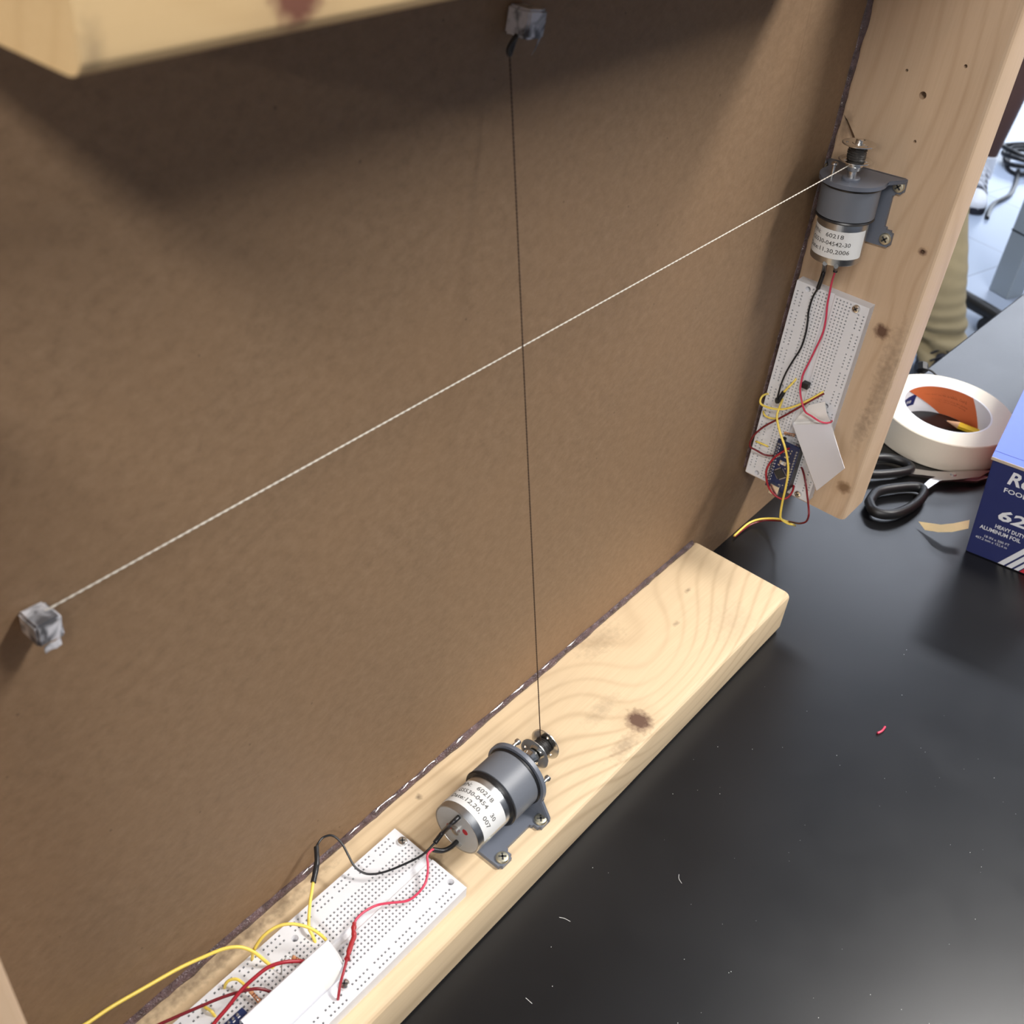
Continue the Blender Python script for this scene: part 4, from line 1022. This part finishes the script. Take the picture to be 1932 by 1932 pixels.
# standing person with bare lower leg and sneakers
p2 = empty('person', 'standing person with bare brown leg and black-and-white sneaker on the floor', 'person', None)
fw2 = Vector((-.93, -.36, 0)).normalized(); sd2 = Vector((fw2.y, -fw2.x, 0)) * -1
An = Vector((3.632, .835, -.79)); An2 = An + Vector((-.10, .26, 0))
pel = (An + An2) / 2 + Vector((.02, .0, .82))
J = {'pel': (pel, (.15, .12)), 'hipR': (pel + Vector((.04, -.10, -.05)), .098), 'hipL': (pel + Vector((-.04, .10, -.05)), .098),
     'thR': (An.lerp(pel + Vector((.04, -.1, -.05)), .72), .085), 'thL': (An2.lerp(pel + Vector((-.04, .1, -.05)), .72), .085),
     'kR': (An + Vector((.03, .0, .40)), .062), 'kL': (An2 + Vector((.02, 0, .40)), .062), 'cR': (An + Vector((.03, .0, .26)), .064), 'cL': (An2 + Vector((.02, 0, .26)), .064),
     'aR': (An, .040), 'aL': (An2, .040), 'fR': (An + fw2 * .03 - Vector((0, 0, .06)), .035), 'fL': (An2 + fw2 * .03 - Vector((0, 0, .06)), .035),
     'waist': (pel + Vector((0, 0, .17)), (.135, .10)), 'chest': (pel + Vector((0, 0, .40)), (.165, .115)), 'neck0': (pel + Vector((0, 0, .57)), .065),
     'neck': (pel + Vector((0, 0, .63)) + fw2 * .015, .052), 'hd': (pel + Vector((0, 0, .71)) + fw2 * .03, (.078, .088)), 'hd2': (pel + Vector((0, 0, .79)) + fw2 * .03, (.078, .09))}
E = [('pel', 'hipR'), ('pel', 'hipL'), ('hipR', 'thR'), ('hipL', 'thL'), ('thR', 'kR'), ('thL', 'kL'), ('kR', 'cR'), ('kL', 'cL'), ('cR', 'aR'), ('cL', 'aL'), ('aR', 'fR'), ('aL', 'fL'),
     ('pel', 'waist'), ('waist', 'chest'), ('chest', 'neck0'), ('neck0', 'neck'), ('neck', 'hd'), ('hd', 'hd2')]
for s, n in ((1, 'R'), (-1, 'L')):
    o_ = Vector((.06, -.19, 0)) * s
    J['sh' + n] = (pel + Vector((0, 0, .50)) + o_, .06); J['el' + n] = (pel + Vector((0, 0, .22)) + o_ * 1.25, .045); J['wr' + n] = (pel + Vector((0, 0, -.02)) + o_ * 1.25 + fw2 * .05, .03)
    E += [('chest', 'sh' + n), ('sh' + n, 'el' + n), ('el' + n, 'wr' + n)]; hand(J, E, 'wr' + n, 'h' + n, (0, 0, -1), fw2)
def m2(c):
    if (c - pel).xy.length > .20 and c.z < pel.z + .30: return 0
    if c.z > pel.z + .58: return 0
    if c.z > pel.z + .05: return 1
    if c.z > An.z + .46: return 2
    if c.z < An.z + .015: return 3
    return 0
b2 = skin_body('body', J, E, 'pel', m2, [M['skin'], M['shirt'], M['shorts'], M['shoe_white']], p2)
face_parts(b2, J['hd'][0] + Vector((0, 0, .03)), fw2)
yaw2 = math.atan2(fw2.y, fw2.x)
for a in (An, An2):
    shoe(p2, Vector((a.x, a.y, -.9)) - fw2 * .02, yaw2)
    link('sock', lathe([(0, 47), (40, 45), (80, 43), (82, 38)], Vector((a.x, a.y, -.83)) * 1000, (0, 0, 1), 24), M['shoe_white'], p2)
# swivel chair under the seated person
chc = Vector((2.61, .78, -.9)) * 1000
ch = empty('swivel_chair', 'black swivel chair whose base arm shows beside the khaki trousers', 'chair')
for k in range(3):
    g = math.radians(-99 + 120 * k); d = Vector((math.cos(g), math.sin(g), 0))
    arm = link('base_arm', sweep([chc + Vector((0, 0, 95)), chc + d * 190 + Vector((0, 0, 85)), chc + d * 430 + Vector((0, 0, 62))], lambda t: 27 - 6 * t, 12), M['black_plastic'], ch)
    link('caster', lathe([(-22, 20), (-20, 28), (20, 28), (22, 20)], chc + d * 412 + Vector((0, 0, 29)), Vector((-d.y, d.x, 0)), 24), M['black_plastic'], arm)
link('column', lathe([(60, 45), (110, 40), (110, 25), (400, 25)], chc, (0, 0, 1), 24), M['black_plastic'], ch)
link('seat', lathe([(-30, 150), (-25, 190), (15, 205), (30, 190)], chc + Vector((-40, 20, 430)), (0, 0, 1), 48), M['black_plastic'], ch)
link('backrest', box_me(chc + Vector((150, 190, 690)), (50, 340, 380), 25, 4, rot=Matrix.Rotation(math.radians(30), 3, 'Z')), M['black_plastic'], ch)
link('back_post', box_me(chc + Vector((135, 165, 470)), (50, 60, 130), 8), M['black_plastic'], ch)
# neighbouring grey desk: its leg shows
dk = empty('grey_desk', 'grey steel desk leg standing on the floor at the right edge', 'desk', Matrix.Translation((2.87, .43, -.9)) @ Matrix.Rotation(math.radians(-22), 4, 'Z'))
for x, y in ((0, 0), (1150, 0), (0, -640), (1150, -640)):
    lg = link('leg', box_me((x, y, 365), (75, 75, 730), 4), M['grey_steel'], dk)
    link('leg_seam', box_me((x, y, 205), (76, 76, 5)), M['black_plastic'], lg)
link('desk_top', box_me((575, -320, 745), (1280, 760, 30), 3), M['grey_steel'], dk)
# cable with coil on the floor
cb = link('floor_cable', sweep(catmull(W['cable_floor'], 8), 9, 8), M['black_wire'], label='black cable with a tangled coil lying on the tiles', cat='cable')
for k in range(4):
    c = Vector((4085 + 22 * k, 795 + 14 * k, -888 + 12 * k)); a, b = 120 - 14 * k, 62 + 6 * k
    P = [c + Vector((a * math.cos(t) * .96 - b * math.sin(t) * .3, a * math.cos(t) * .25 + b * math.sin(t), 8 * math.sin(2 * t + k))) for t in [2 * math.pi * i / 40 for i in range(40)]]
    link('coil', sweep(P, 9, 8, True), M['black_wire'], cb)
